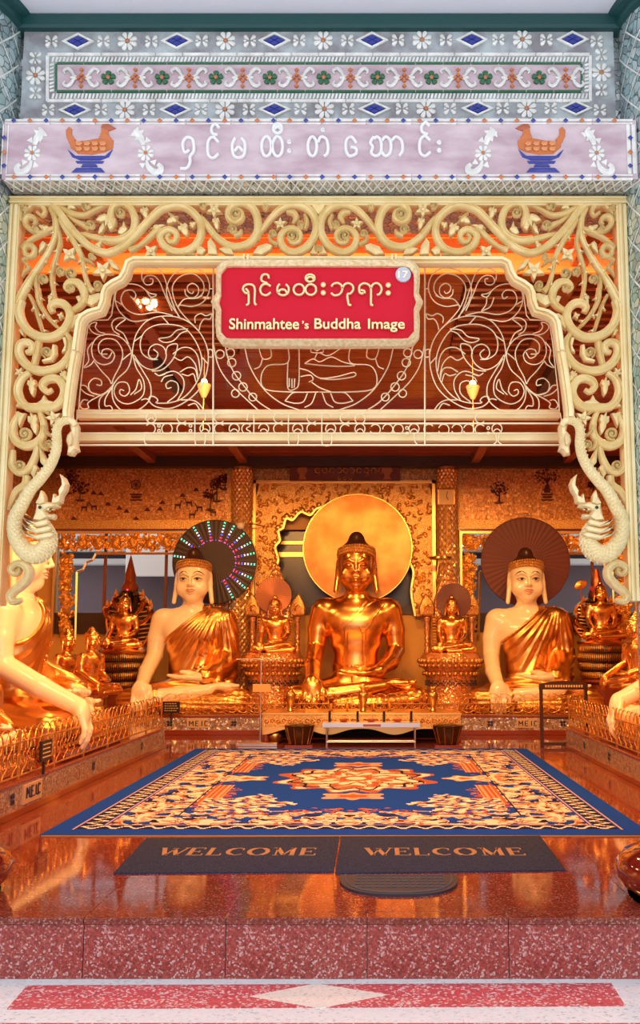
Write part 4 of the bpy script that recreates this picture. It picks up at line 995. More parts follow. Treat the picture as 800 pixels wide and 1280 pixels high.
# central medallion
CK, SK = (260, 420), 2.857
for pts in ([(18, 20), (35, 100), (70, 160), (125, 215), (185, 270)], [(60, 30), (82, 110), (128, 178), (180, 235), (230, 268)], [(130, 35), (150, 110), (200, 190), (262, 240), (325, 264)],
            [(180, 35), (195, 80), (225, 75), (222, 35)], [(195, 80), (185, 108), (165, 118)], [(285, 30), (285, 95), (215, 105), (190, 145), (205, 190), (300, 200), (395, 200)],
            [(275, 232), (300, 205), (322, 200)], [(275, 232), (310, 240), (340, 235), (355, 205)], [(345, 255), (370, 240), (385, 203)]):
    wire(pts, 'medallion_wire', CK, SK)
for pts in ([(325, 35), (325, 160), (312, 188), (285, 185), (285, 95)], [(290, 150), (290, 182)], [(300, 152), (300, 186)], [(310, 152), (308, 184)], [(345, 98), (375, 82), (400, 92), (440, 75), (480, 92), (525, 105), (470, 108), (410, 105), (345, 98)],
            [(325, 115), (360, 125), (400, 150), (460, 145), (520, 130), (520, 145), (450, 155), (400, 152)], [(330, 145), (365, 140), (375, 155), (360, 165)], [(370, 165), (400, 185), (440, 200)], [(380, 82), (395, 60), (430, 70), (480, 40)],
            [(370, 40), (370, 58), (410, 58), (410, 40)], [(378, 46), (390, 52), (402, 44)]): wire(pts, 'medallion_wire', CK, SK, mirror=False)
for (x, y, r) in [(43, 65, 15), (80, 60, 15), (85, 95, 15), (102, 142, 15), (125, 182, 15), (160, 218, 14), (98, 205, 14)]:
    wire(arcpts(x, y, r, 0, 2*PI, 10), 'letter_ring', CK, SK, k=2)
# script row along the bottom of the screen
SL, SR_ = ((170, 500), 3.478), ((390, 500), 3.2)
def ring(os_, x, y, r=22, a0=0, a1=2*PI, inner=False):
    ss = os_[1]/3.478
    wire(arcpts(x, y, r*ss, a0, a1, 12), 'script_letter', os_[0], os_[1], False, k=2, r=.0034)
    if inner: wire(arcpts(x, y+16*ss, 15*ss, PI+.3, 2*PI-.3, 5), 'script_letter', os_[0], os_[1], False, k=2, r=.0034)
OPR, OPL = (.7, 2*PI-.7), (-PI+.7, PI-.7)
ring(SL, 66, 77, inner=True); ring(SL, 62, 125, 22, *OPL); wire([(40, 140), (38, 185), (60, 196)], 'script_letter', *SL, mirror=False)
ring(SL, 135, 125, 23); ring(SL, 200, 77, 22, *OPR); ring(SL, 200, 125, 22, *OPR); ring(SL, 300, 125, 22, inner=True)
wire([(300, 90), (300, 65), (290, 55), (265, 55), (257, 65), (257, 180), (268, 195), (292, 195), (300, 182), (300, 150)], 'script_letter', *SL, mirror=False, k=3)
for x in (363, 620, 765): ring(SL, x, 77, 22, *OPR); ring(SL, x, 125, 22, *OPR)
ring(SL, 427, 125, 22, PI*.8, PI*2.6, True); wire([(483, 90), (485, 62), (500, 54), (512, 66), (512, 150)], 'script_letter', *SL, mirror=False, k=3); ring(SL, 482, 125, 22, *OPR); wire([(498, 112), (480, 125), (498, 138)], 'script_letter', *SL, mirror=False)
ring(SL, 555, 125, 22, PI*1.0, PI*2.6, True); ring(SL, 703, 125, 22, inner=True)
wire([(680, 60), (668, 62), (663, 75), (663, 180), (674, 196), (696, 196), (705, 182), (705, 150)], 'script_letter', *SL, mirror=False, k=3)
wire([(75, 70), (65, 52), (48, 52), (40, 66), (40, 170), (50, 182), (70, 182), (78, 170), (78, 135)], 'script_letter', *SR_, mirror=False, k=3); ring(SR_, 75, 115, inner=True)
ring(SR_, 133, 72, 22, *OPR); ring(SR_, 133, 118, 22, *OPR); ring(SR_, 192, 75); ring(SR_, 192, 115, inner=True); ring(SR_, 253, 118, 22, -PI+.6, PI-.3); ring(SR_, 303, 117, 22, -PI, PI-.6); ring(SR_, 345, 117)
ring(SR_, 408, 115, inner=True); wire([(408, 135), (412, 165), (425, 180), (440, 180)], 'script_letter', *SR_, mirror=False); ring(SR_, 468, 117, 22, *OPR)
for x in (527, 580, 627): ring(SR_, x, 118, 23, -PI+.3, PI-.3)
ring(SR_, 673, 72, 22, *OPR); ring(SR_, 673, 118, 22, *OPR); ring(SR_, 740, 115, inner=True); wire([(735, 138), (738, 165), (722, 180)], 'script_letter', *SR_, mirror=False); wire([(748, 138), (745, 165), (762, 180)], 'script_letter', *SR_, mirror=False)
for os_, xs__ in ((SL, (100, 237)), (SR_, (380, 705))):
    for x in xs__:
        for y in (112, 134): ring(os_, x, y, 6)
# ------------------------------------------------------------------ red name sign
SY = 4.99
sg = thing('name_sign', 'crimson name sign with gold raised script in a notched gold frame', 'sign', at(397, 432, SY))
S2 = 2.857; O2 = (260, 230)
outer2 = [(28, 330), (30, 300), (48, 275), (80, 266), (400, 264), (700, 266), (735, 275), (755, 300), (757, 340), (754, 390), (768, 420), (754, 450), (757, 500), (755, 545), (735, 570), (700, 578), (400, 580), (80, 578), (48, 570), (30, 545), (26, 500), (28, 450), (10, 420), (28, 390)]
inner2 = [(45, 340), (46, 318), (66, 294), (85, 293), (400, 292), (700, 293), (718, 298), (735, 320), (736, 345), (735, 395), (744, 420), (735, 445), (736, 500), (736, 525), (715, 550), (695, 552), (400, 552), (85, 552), (66, 550), (46, 528), (45, 500), (46, 445), (38, 420), (46, 395)]
pts_o = [at(x, y, SY) for x, y in cv(O2, S2, outer2)]; pts_i = [at(x, y, SY-.012) for x, y in cv(O2, S2, inner2)]
n = len(pts_o); b = MB(); Md = [(a_+c_)/2+Vector((0, -.028, 0)) for a_, c_ in zip(pts_o, pts_i)]
b.add([p+Vector((0, .05, 0)) for p in pts_o]+pts_o+Md+pts_i+[p+Vector((0, .05, 0)) for p in pts_i],
      [(k*n+i, k*n+(i+1) % n, (k+1)*n+(i+1) % n, (k+1)*n+i) for i in range(n) for k in range(4)])
put('sign_frame', b, mat('pale_gold_rope_frame', (.85, .70, .42), .5, .2, build=noise_mat((.74, .55, .26), (.92, .78, .50), 55, 3, .5)), sg)
put('sign_panel', MB().plate([at(x, y, SY+.012) for x, y in cv(O2, S2, inner2)], .03, .01), REDSIGN, sg)
for x in (128, 300-8, 500, 672): pass
for x in (305, 310, 490, 495): put('hanger_strap', MB().box(at(x, 322, SY).x-.004, at(x, 322, SY).x+.004, SY-.01, SY+.06, at(x, 328, SY).z, at(x, 318, SY).z), MOLD, sg)
LG = mat('gold_letter', (.88, .72, .36), .35, .4)
SLY = SY-.006; SC1, SC2 = 800/140, 800/140; OL, OR = (260, 325), (395, 325)
def sgl(strokes, o):
    b = MB()
    for st in strokes: stroke(b, [(o[0]+u/SC1, o[1]+v/SC1) for u, v in st], 4, .0068, SLY, 6)
    put('raised_character', b, LG, sg, 60)
def ball(o, c, r):
    b = MB(); p = at(o[0]+c[0]/SC1, o[1]+c[1]/SC1, SLY); b.ell(p, (r/SC1*PX, .012, r/SC1*PX), 12, 6); put('raised_dot', b, LG, sg, 60)
sgl([[(290, 240), (267, 235), (250, 210), (260, 185), (290, 174), (322, 182), (335, 212), (333, 300), (345, 322)], [(270, 205), (285, 222), (290, 240), (291, 300), (285, 318), (272, 322)]], OL)
sgl([[(448, 188), (420, 172), (388, 180), (373, 212), (386, 243), (418, 252), (448, 232)], [(435, 132), (428, 108), (402, 103), (384, 118), (382, 145), (400, 158), (425, 165)]], OL)
sgl([[(512, 172), (497, 195), (498, 230), (520, 250), (552, 250), (575, 228), (575, 195), (557, 175)], [(500, 236), (518, 214), (548, 214), (566, 238)]], OL)
sgl([el(650, 212, 38, 38), el(735, 212, 38, 38), el(730, 130, 33, 26), [(705, 142), (718, 124), (745, 124), (757, 142)]], OL)
for c in ((52, 177), (52, 235)): ball(OR, c, 20)
sgl([[(110, 190), (125, 172), (155, 165), (182, 182), (187, 215), (168, 245), (132, 253), (108, 237)], [(187, 205), (205, 175), (235, 167), (262, 185), (265, 215), (245, 240), (225, 245), (228, 290), (235, 320), (252, 323)]], OR)
sgl([[(340, 238), (318, 238), (308, 215), (312, 185), (340, 168), (372, 175), (392, 205), (392, 300), (396, 322), (408, 322)], [(318, 215), (345, 222), (348, 238)], [(392, 205), (405, 177), (435, 166), (462, 185), (468, 215), (455, 242), (435, 250)]], OR)
for c in ((516, 180), (516, 236)): ball(OR, c, 20)
def text_obj(body, name, m, par, x0px, x1px, base, Y, hpx=None, ext=.006, off=.0):
    cu = bpy.data.curves.new(name, 'FONT'); cu.body = body; cu.extrude = ext; cu.offset = off; cu.bevel_depth = .0015; cu.resolution_u = 4
    o = bpy.data.objects.new(name, cu); C.objects.link(o); bpy.context.view_layer.update()
    me = bpy.data.meshes.new_from_object(o); C.objects.unlink(o); bpy.data.objects.remove(o)
    a = np.array([v.co for v in me.vertices]); A_, B2 = at(x0px, base, Y), at(x1px, base, Y)
    sx = (B2.x-A_.x)/(a[:, 0].max()-a[:, 0].min()); capz = a[:, 1].max()
    sz = (at(x0px, base-hpx, Y).z-A_.z)/capz if hpx else sx
    for v in me.vertices:
        x, y, z = v.co; v.co = ((x-a[:, 0].min())*sx, -z, y*sz)
    me.materials.clear(); me.materials.append(m); me.update()
    o = bpy.data.objects.new(name, me); link(o, par); o.location = A_-(wloc(par) if par else Vector()); return o
x = 0
text_obj('Shinmahtee', 'raised_lettering', LG, sg, 286.5, 374, 411.5, SLY, 13.2, off=.012)
text_obj("\u2019s", 'raised_lettering', LG, sg, 377.5, 386, 411, SLY, 9.5, off=.012)
text_obj('Buddha', 'raised_lettering', LG, sg, 393, 451, 411, SLY, 12.6, off=.012); text_obj('Image', 'raised_lettering', LG, sg, 460, 506, 411, SLY, 12.0, off=.012)
p = at(504, 343, SY-.002); b = MB(); b.add([(p.x+.0400*math.cos(a), p.y-.003, p.z+.0400*math.sin(a)) for a in np.linspace(0, 2*PI, 25)[:-1]]+[(p.x+.0400*math.cos(a), p.y+.02, p.z+.04*math.sin(a)) for a in np.linspace(0, 2*PI, 25)[:-1]], [tuple(range(24))]+[(i, 24+i, 24+(i+1) % 24, (i+1) % 24) for i in range(24)])
put('number_disc', b, mat('pale_grey_plastic', (.52, .52, .62), .35), sg)
text_obj('17', 'number', mat('pale_yellow_paint', (.88, .80, .60), .4), sg, 497.5, 510.5, 347.5, SY-.007, 8.8, .002, off=.02)
# ------------------------------------------------------------------ seated images (sculpted as one smooth field, then meshed)
class Field:
    def __init__(s, lo, hi, h):
        s.lo = np.array(lo, float); s.h = h; s.n = (np.ceil((np.array(hi)-s.lo)/h)).astype(int)+1
        s.a = np.full(s.n, 60.0, np.float32)
    def sub(s, lo, hi):
        i0 = np.clip(np.floor((np.array(lo)-s.lo)/s.h).astype(int), 0, s.n-1); i1 = np.clip(np.ceil((np.array(hi)-s.lo)/s.h).astype(int)+1, 1, s.n)
        sl = tuple(slice(a, b) for a, b in zip(i0, i1))
        ax = [s.lo[k]+s.h*np.arange(i0[k], i1[k]) for k in range(3)]
        return sl, np.meshgrid(*[x.astype(np.float32) for x in ax], indexing='ij', sparse=True)
    def blend(s, sl, d, k):
        a = s.a[sl]; h = np.maximum(k-np.abs(a-d), 0)/max(k, 1e-6); s.a[sl] = np.minimum(a, d)-h*h*k*.25
    def cap(s, a, b, ra, rb=None, k=4):
        rb = ra if rb is None else rb; a = np.array(a, float); b = np.array(b, float); m = max(ra, rb)+k+2*s.h
        sl, (X, Y, Z) = s.sub(np.minimum(a, b)-m, np.maximum(a, b)+m); d = b-a; L = float(d@d)+1e-9
        t = np.clip(((X-a[0])*d[0]+(Y-a[1])*d[1]+(Z-a[2])*d[2])/L, 0, 1)
        D = np.sqrt((X-a[0]-t*d[0])**2+(Y-a[1]-t*d[1])**2+(Z-a[2]-t*d[2])**2)-(ra+(rb-ra)*t)
        s.blend(sl, D.astype(np.float32), k)
    def ell(s, c, r, k=4, cut=False):
        c = np.array(c, float); r = np.array(r, float); m = k+2*s.h+r.max()*.4
        sl, (X, Y, Z) = s.sub(c-r-m, c+r+m)
        k0 = np.sqrt(((X-c[0])/r[0])**2+((Y-c[1])/r[1])**2+((Z-c[2])/r[2])**2)+1e-6
        k1 = np.sqrt(((X-c[0])/r[0]**2)**2+((Y-c[1])/r[1]**2)**2+((Z-c[2])/r[2]**2)**2)+1e-6
        D = (k0*(k0-1)/k1).astype(np.float32)
        if cut:
            a = s.a[sl]; D = -D; h = np.maximum(k-np.abs(a-D), 0)/k; s.a[sl] = np.maximum(a, D)+h*h*k*.25
        else: s.blend(sl, D, k)
    def chain(s, pts, rs, k=4):
        for i in range(len(pts)-1): s.cap(pts[i], pts[i+1], rs[i], rs[i+1], k if i == 0 else min(k, 2))
    def mesh(s, name, m):
        g = vdb.FloatGrid(60.0) if not hasattr(vdb, 'createLinearTransform') else vdb.FloatGrid(60.0)
        g.copyFromArray(np.ascontiguousarray(s.a)); pts, quads = g.convertToQuads(isovalue=0.0)
        pts = pts*s.h+s.lo
        me = bpy.data.meshes.new(name)
        me.vertices.add(len(pts)); me.vertices.foreach_set('co', pts.astype(np.float32).ravel())
        q = quads[:, ::-1] if QFLIP else quads
        me.loops.add(q.size); me.loops.foreach_set('vertex_index', q.astype(np.int32).ravel())
        me.polygons.add(len(q)); me.polygons.foreach_set('loop_start', np.arange(0, q.size, 4, dtype=np.int32))
        me.polygons.foreach_set('use_smooth', np.ones(len(q), bool))
        me.update(calc_edges=True); me.validate(); me.materials.append(m); return me
QFLIP = False
# orientation test on a small ball
_f = Field((-4, -4, -4), (4, 4, 4), 1); _f.ell((0, 0, 0), (2.5, 2.5, 2.5), 1); _m = _f.mesh('t', SKIN)
if _m.polygons[0].normal.dot(_m.polygons[0].center) < 0: QFLIP = True
bpy.data.meshes.remove(_m)

def pose(h, robe=False, detail=True):
    """local units: 1 = about a 220th of the figure's height; +x = picture right, -y = towards the viewer"""
    lo, hi = (-96, -104, -6), (98, 34, 216)
    F_ = Field(lo, hi, h)
    def torso(f):
        f.ell((0, 0, 24), (40, 27, 22), 8); f.ell((0, 0, 52), (30, 20, 24), 10); f.ell((0, -1, 82), (32, 20, 26), 10)
        f.ell((0, 0, 104), (38, 21, 26), 8); f.cap((-36, 2, 121), (36, 2, 121), 14, 14, 10); f.ell((0, 4, 124), (34, 15, 16), 8)
        f.ell((-14, -11, 107), (20, 10, 17), 14); f.ell((14, -11, 107), (20, 10, 17), 14)
    def larm(f, e=0):
        f.chain([(42, 2, 120), (48, 3, 96), (50, 2, 72)], [15+e, 13+e, 11+e], 8); f.chain([(50, 2, 72), (42, -22, 56), (28, -50, 46)], [11+e, 10.5+e, 8+e], 2)
    def legs(f, right_shin=True):
        f.chain([(-20, -6, 20), (-50, -30, 17), (-70, -52, 14)], [21, 18, 15], 8); f.chain([(20, -6, 20), (50, -30, 17), (72, -52, 14)], [21, 18, 15], 8)
        f.chain([(72, -54, 12), (30, -68, 9), (-20, -72, 7)], [14, 10, 7], 6)
        if right_shin: f.chain([(-70, -54, 15), (-30, -66, 19), (10, -64, 25), (34, -58, 29)], [14, 11.5, 9, 7], 5)
        else: f.chain([(-70, -54, 15), (-34, -65, 18.5)], [14, 12], 5)
    def rarm(f):
        f.chain([(-42, 2, 120), (-48, 1, 96), (-50, -2, 73)], [15, 13, 11], 8); f.chain([(-50, -2, 73), (-52, -40, 52), (-50, -72, 36)], [11, 10, 8.2], 2)
        f.ell((-50, -79, 27), (12, 6.5, 13), 6)                # back of the hand
        for i, (x, z, L) in enumerate(((-58.5, 20, 15), (-53, 18, 18), (-47.5, 18, 18.5), (-42, 20, 16))):
            f.chain([(x+ (x+50)*-.08, -81, z+4), (x, -84, z-L*.35), (x, -83, z-L*.75), (x+.3, -80, z-L-2)], [3.2, 2.9, 2.6, 2.1], 1.4)
        f.chain([(-40, -76, 33), (-36, -80, 22), (-36, -82, 12)], [3.6, 3.0, 2.3], 1.6)
    def lhand(f):
        f.chain([(30, -48, 46), (20, -56, 45)], [6.6, 6], 4); f.ell((10, -58, 44.5), (14, 11, 4.6), 4)
        for i, (dy, L) in enumerate(((-8, 17), (-3, 19), (2.2, 18), (7, 14))):
            f.chain([(2, -58+dy, 45), (-8, -58+dy*.95, 45.5), (2-L-2, -58+dy*.9, 47.5)], [3.0, 2.6, 2.0], 1.2)
        f.chain([(16, -50, 48), (6, -51, 51), (-3, -55, 52)], [3.6, 2.9, 2.3], 1.6)
    def foot(f):                                                # right foot, sole up on the left thigh
        f.ell((52, -52, 33), (19, 9, 5.5), 5)
        for i in range(5): f.cap((66, -60+i*4.0, 33.5), (72-abs(i-1)*1.0, -61+i*4.3, 34), 2.3, 2.0, 1.2)
    torso(F_); larm(F_); legs(F_); rarm(F_); lhand(F_); foot(F_)
    F_.cap((0, 3, 126), (0, 1, 152), 14.5, 12.5, 8)
    if detail:
        for z in (138, 142.5): F_.ell((0, 2, z), (14.2, 14.2, 1.7), 1.5)
    F_.ell((0, 1, 178), (22.3, 25, 29), 4); F_.ell((0, 1, 186), (21.3, 24, 18), 4); F_.ell((0, -4, 163), (18.5, 19, 19), 6); F_.ell((0, -13, 150.5), (8, 8, 6), 5)
    F_.ell((-13, -11, 163), (8.5, 10, 10), 5); F_.ell((13, -11, 163), (8.5, 10, 10), 5)
    for s_ in (-1, 1):
        F_.cap((s_*21.2, 2, 183), (s_*22.6, 1, 170), 4.2, 4.0, 2.5); F_.cap((s_*22.6, 1, 170), (s_*26, -1, 145), 3.6, 3.0, 1.6)
        F_.ell((s_*24.6, -3, 178), (2.0, 2.4, 4.5), 1.2, cut=True)
        if detail:
            F_.ell((s_*9.2, -24.5, 175.8), (5.6, 3.4, 3.0), 2.5, cut=True); F_.ell((s_*9.2, -21.6, 175.3), (5.6, 3.4, 2.7), 1)
            F_.chain([(s_*3.5, -25.2, 180.0), (s_*9, -24.4, 183.4), (s_*16.5, -19.5, 180.6)], [1.3, 1.5, .9], 2.2)
            F_.cap((s_*2.0, -26.0, 166.6), (s_*3.6, -24.6, 166.4), 1.9, 1.6, 1.5)
    if detail:
        F_.chain([(0, -24.6, 181), (0, -26.6, 174), (0, -29.2, 168.2)], [1.5, 1.8, 2.6], 2.2)
        F_.chain([(-5.6, -21.6, 159.6), (-2.2, -23.8, 160.8), (0, -23.9, 160.2), (2.2, -23.8, 160.8), (5.6, -21.6, 159.6)], [.9, 1.5, 1.5, 1.5, .9], 1)
        F_.chain([(-4.2, -21.8, 157.6), (0, -23.6, 156.6), (4.2, -21.8, 157.6)], [1.1, 1.9, 1.1], 1)
    R = None
    if robe:
        R = Field(lo, hi, h); torso(R); larm(R, 1.5); legs(R, False)
        R.cap((46, 2, 70), (40, -16, 52), 13, 12, 6); R.chain([(40, -16, 52), (36, -34, 46), (44, -44, 36)], [12, 10, 5], 6); R.chain([(50, 6, 70), (52, 2, 46), (48, 0, 26)], [11, 9, 8], 8)
        ax = [R.lo[k]+R.h*np.arange(R.n[k]) for k in range(3)]
        X, Y, Z = np.meshgrid(*[q.astype(np.float32) for q in ax], indexing='ij', sparse=True)
        th = np.arctan2(X-44, 150-Z)                            # folds fan out from the left shoulder
        rad = np.sqrt((X-44)**2+(Z-150)**2)
        up = np.clip((Z-40)/14, 0, 1)
        saw = lambda q: np.abs(((q/(2*PI)) % 1.0)-.5)*2
        f1 = (saw(th*44+.7*np.sin(rad*.05)+Y*.03)-.5)*1.9*up*np.clip(rad/50, .2, 1)
        f2 = (saw(Z*.8+.05*np.abs(X)+.5*np.sin(X*.07))-.5)*1.3*(1-up)
        line = np.where(X < 14, (133-(14-X)*.80)-Z, 143-Z)       # hem from the neck to the right armpit
        reg = line*.78
        body = R.a-1.5-f1-f2
        body = np.maximum(body, -reg)
        hem = np.maximum(R.a-2.7, np.abs(reg-1.2)-1.5); hem = np.where(X < 40, hem, 9)   # rolled hem
        body = np.minimum(body, hem)
        wl = np.maximum(X-16, np.minimum(Z-34, Y+52))             # keep the lap clear over the lower leg
        R.a = body.astype(np.float32)
    return F_, R
def surf(me):
    n = len(me.vertices); co = np.empty(n*3, np.float32); me.vertices.foreach_get('co', co)
    bv = BVHTree.FromPolygons([tuple(c) for c in co.reshape(-1, 3)], [tuple(p.vertices) for p in me.polygons])
    def f(x, z, off=0.0):
        r = bv.ray_cast(Vector((x, -200, z)), Vector((0, 1, 0)))
        return (x, (r[0].y if r[0] else -20)-off, z)
    return f
def hair_mesh(name, m, h=1.3):
    f = Field((-30, -30, 184), (30, 34, 226), h); f.ell((0, 3, 191), (22.5, 25.5, 18.5), 3); f.ell((0, 4, 209), (10.5, 11, 12), 5)
    f.a[:, :, 0] = 9; yy_ = f.lo[1]+f.h*np.arange(f.n[1])
    ax = f.lo[2]+f.h*np.arange(f.n[2]); f.a = np.maximum(f.a, ((189-ax)[None, None, :]+(.32*np.maximum(0, -yy_))[None, :, None]).astype(np.float32))
    return f.mesh(name, m)
def band_mesh(m, beads=True):
    b = MB(); n = 44
    for zz, rr, ex in ((189, 3.2, .6), (193, 2.6, -.4)):
        b.tube([((20.6+ex)*math.cos(a), 1.6+(22.9+ex-.6*max(0, -math.sin(a)))*math.sin(a), zz+6.5*max(0, -math.sin(a))**.8) for a in np.linspace(0, 2*PI, n+1)[:-1]], rr, 6, closed=True)
    for k in range(n):
        a = 2*PI*k/n
        for zz, q in ((187.4, 1.9), (191.2, 2.2), (195, 1.6)): b.ell(((23.2)*math.cos(a+(.07 if zz > 190 else 0)), 1.6+25.4*math.sin(a+(.07 if zz > 190 else 0)), zz+6.5*max(0, -math.sin(a))**.8), (q, q, q), 6, 4)
    return b.mesh('curled_hair_band', m, 60)
# meshes: A = all gold, B = cream body + gilded robe, S = small gold (coarse)
FA, _ = pose(1.25); ME_A = FA.mesh('body', SGOLD); sA = surf(ME_A)
FB, RB = pose(1.3, robe=True); ME_B = FB.mesh('body', SKIN); ME_R = RB.mesh('robe', RGOLD); sB = surf(ME_B)
FS, _ = pose(3.0, detail=False); 
FS2, _ = pose(2.1); ME_S = FS2.mesh('body', SGOLD); sS = surf(ME_S)
H_D = hair_mesh('hair', HAIR); H_G = hair_mesh('hair', SGOLD, 2.0)
BAND = band_mesh(CARVE)
def feat(sf):
    out = []
    for s_ in (-1, 1):
        b = MB(); P = [(s_*x, z) for x, z in ((3.2, 181.5), (6, 184.2), (10, 185.4), (14, 184.2), (17.6, 181))]
        b.tube([sf(x, z, .1) for x, z in cat(P, 3)], [.3, .8, .75, .25], 5); out.append(('eyebrow', b, DARK))
        b = MB(); P = [(s_*x, z) for x, z in ((4.0, 174.8), (7, 176.3), (10.5, 176.7), (15.4, 175.2))]
        b.tube([sf(x, z, .25) for x, z in cat(P, 3)], [.3, .85, .85, .3], 5); out.append(('eyelid_line', b, DARK))
        b = MB(); P = [(s_*x, z) for x, z in ((4.6, 174.8), (7, 175.8), (10.5, 176.1), (14.6, 175.2), (11, 173.9), (7, 173.9))]
        b.add([sf(x, z, .25) for x, z in P]+[sf(s_*9.4, 175, .6)], [((i+1) % 6, i, 6) if s_ > 0 else (i, (i+1) % 6, 6) for i in range(6)]); out.append(('eye', b, mat('eye_white_paint', (.85, .80, .72), .25)))
        b = MB(); b.ell(sf(s_*9.4, 175.0, .35), (2.1, .6, 1.3), 8, 5); out.append(('iris', b, DARK))
    b = MB(); b.tube([sf(x, z, .0) for x, z in cat([(-6.8, 159.9), (-2.6, 160.9), (0, 160.3), (2.6, 160.9), (6.8, 159.9)], 3)], [.25, .75, .65, .75, .25], 6)
    b.tube([sf(x, z, .1) for x, z in cat([(-5.4, 159.0), (0, 157.6), (5.4, 159.0)], 3)], [.25, .95, .25], 6); out.append(('lips', b, LIPS))
    return out
FB_FEAT = [(n_, b.mesh(n_, m, 60)) for n_, b, m in feat(sB)]
def trim_lines(sf, m, name='robe_edge'):
    b = MB()
    L = [cat([(-37, 92), (-24, 96), (-12, 107), (0, 118), (10, 128), (16, 134)], 4), cat([(-36, 88), (-22, 92), (-10, 103), (2, 114), (14, 126), (24, 132)], 4),
         cat([(3, 100), (8, 92), (14, 97), (24, 112), (36, 128)], 4), [(-14, 100), (-15, 80), (-15, 52)], [(12, 98), (12, 80), (12, 52)], [(-15, 52), (12, 52)], [(-10, 92), (-11, 57)], [(8, 92), (8, 57)]]
    for P in L:
        if len(P) < 5: P = [tuple(q) for q in np.array([[P[0][0]+(P[-1][0]-P[0][0])*t, P[0][1]+(P[-1][1]-P[0][1])*t] for t in np.linspace(0, 1, 12)])]
        b.tube([sf(x, z, .1) for x, z in P], .75, 5)
    for z0 in (30, 36):
        b.tube([sf(x, z, .1) for x, z in cat([(10, z0-6), (30, z0-2), (50, z0-8), (74, z0-14)], 5)], .6, 5)
    return b.mesh(name, m, 60)
TRIM_A = trim_lines(sA, SGOLD); TRIM_S = trim_lines(sS, SGOLD)
eyeA = []
for s_ in (-1, 1):
    b = MB(); b.tube([sA(s_*x, z, .15) for x, z in cat([(4.4, 175.2), (7, 175.4), (11, 175.2), (15, 176)], 3)], [.3, .8, .8, .3], 5); eyeA.append(('eye_line', b.mesh('eye_line', mat('dark_copper', (.12, .03, .01), .3, .6), 60)))
clasp = MB()
for z, L_ in ((92, 9), (74, 8), (58, 8)):
    for s_ in (-1, 1): clasp.tube([(16+s_*x, sB(16+s_*x, zz, 4.6)[1], zz) for x, zz in cat([(0, z), (4, z+3), (8, z), (4, z-3), (0, z)], 3)], .55, 4)
CLASP = clasp.mesh('robe_clasp', BRASS, 60)
def statue(name, label, kind, loc, s, rz=0.0, group=None):
    t = thing(name, label, 'statue', loc, group, rz); t.scale = (s, s, s)
    def ch(n_, me, p=None): o = bpy.data.objects.new(n_, me); link(o, p or t); return o
    if kind == 'gold':
        ch('body', ME_A); ch('robe_edge', TRIM_A); h_ = ch('hair', H_D); h_['label'] = 'dark brown hair'; ch('curled_hair_band', BAND, h_)
        for n_, me in eyeA: ch(n_, me)
    elif kind == 'cream':
        bo = ch('body', ME_B); bo['label'] = 'cream enamel skin'; r_ = ch('robe', ME_R); r_['label'] = 'gilded pleated robe'; h_ = ch('hair', H_D); h_['label'] = 'dark brown hair'; ch('curled_hair_band', BAND, h_); ch('robe_clasp', CLASP, r_)
        ey_ = None
        for n_, me in FB_FEAT:
            o_ = ch(n_, me, ey_ if n_ == 'iris' else None)
            if n_ == 'eye': ey_ = o_
    else:
        ch('body', ME_S); ch('hair', H_G); ch('robe_edge', TRIM_S)
    return t
# ------------------------------------------------------------------ plinths
PZ, SZ = .27, .25
def plinth(name, label, x0, x1, y0, y1, h, face):
    t = thing(name, label, 'plinth', ((x0+x1)/2, (y0+y1)/2, 0))
    put('core', MB().box(x0+.03, x1-.03, y0+.03, y1-.03, 0, h-.02), REDP, t)
    put('top_slab', MB().box(x0, x1, y0, y1, h-.03, h, .006), REDP, t)
    e = .03
    if face == 'front':
        put('base_step', MB().box(x0+.02, x1-.02, y0-.0, y0+.05, 0, .07, .004), REDP, t); put('mosaic_face', MB().box(x0+.01, x1-.01, y0+.008, y0+.05, .07, h-.03), PLM, t)
    elif face == 'right':
        put('base_step', MB().box(x1-.05, x1, y0, y1, 0, .05, .004), REDP, t); put('mosaic_face', MB().box(x1-.05, x1-.008, y0, y1, .05, h-.03), PLM, t)
    else:
        put('base_step', MB().box(x0, x0+.05, y0, y1, 0, .05, .004), REDP, t); put('mosaic_face', MB().box(x0+.008, x0+.05, y0, y1, .05, h-.03), PLM, t)
    return t
LX, RX, BYP = -2.60, 2.30, 14.3
pbk = plinth('rear_plinth', 'long mosaic-faced plinth along the back wall carrying three large seated images', XL+.02, XR-.02, BYP, WALLY-.06, PZ, 'front')
plf = plinth('side_plinth', 'low mosaic plinth along the left wall with a wire fence on its edge', XL+.02, LX, 5.8, 12.5, SZ, 'right')
prt = plinth('side_plinth', 'low mosaic plinth along the right wall with a wire fence on its edge', RX, XR-.02, 5.8, 12.5, SZ, 'left')
INK = mat('dark_ink_mosaic', (.02, .02, .06), .3)
def side_flower(t, x, y, z, face):
    b = MB(); 
    for k in range(4):
        a = PI/4+k*PI/2; r = .028
        if face == 'y': b.ell((x+r*math.cos(a), y, z+r*math.sin(a)), (.02, .006, .02), 6, 4)
        else: b.ell((x, y+r*math.cos(a), z+r*math.sin(a)), (.006, .02, .02), 6, 4)
    put('mosaic_flower', b, INK, t)
for y_ in (6.6, 7.35, 9.4, 11.3): side_flower(plf, LX-.004, y_, .14, 'x')
for y_ in (8.9, 10.2, 11.4): side_flower(prt, RX+.004, y_, .14, 'x')
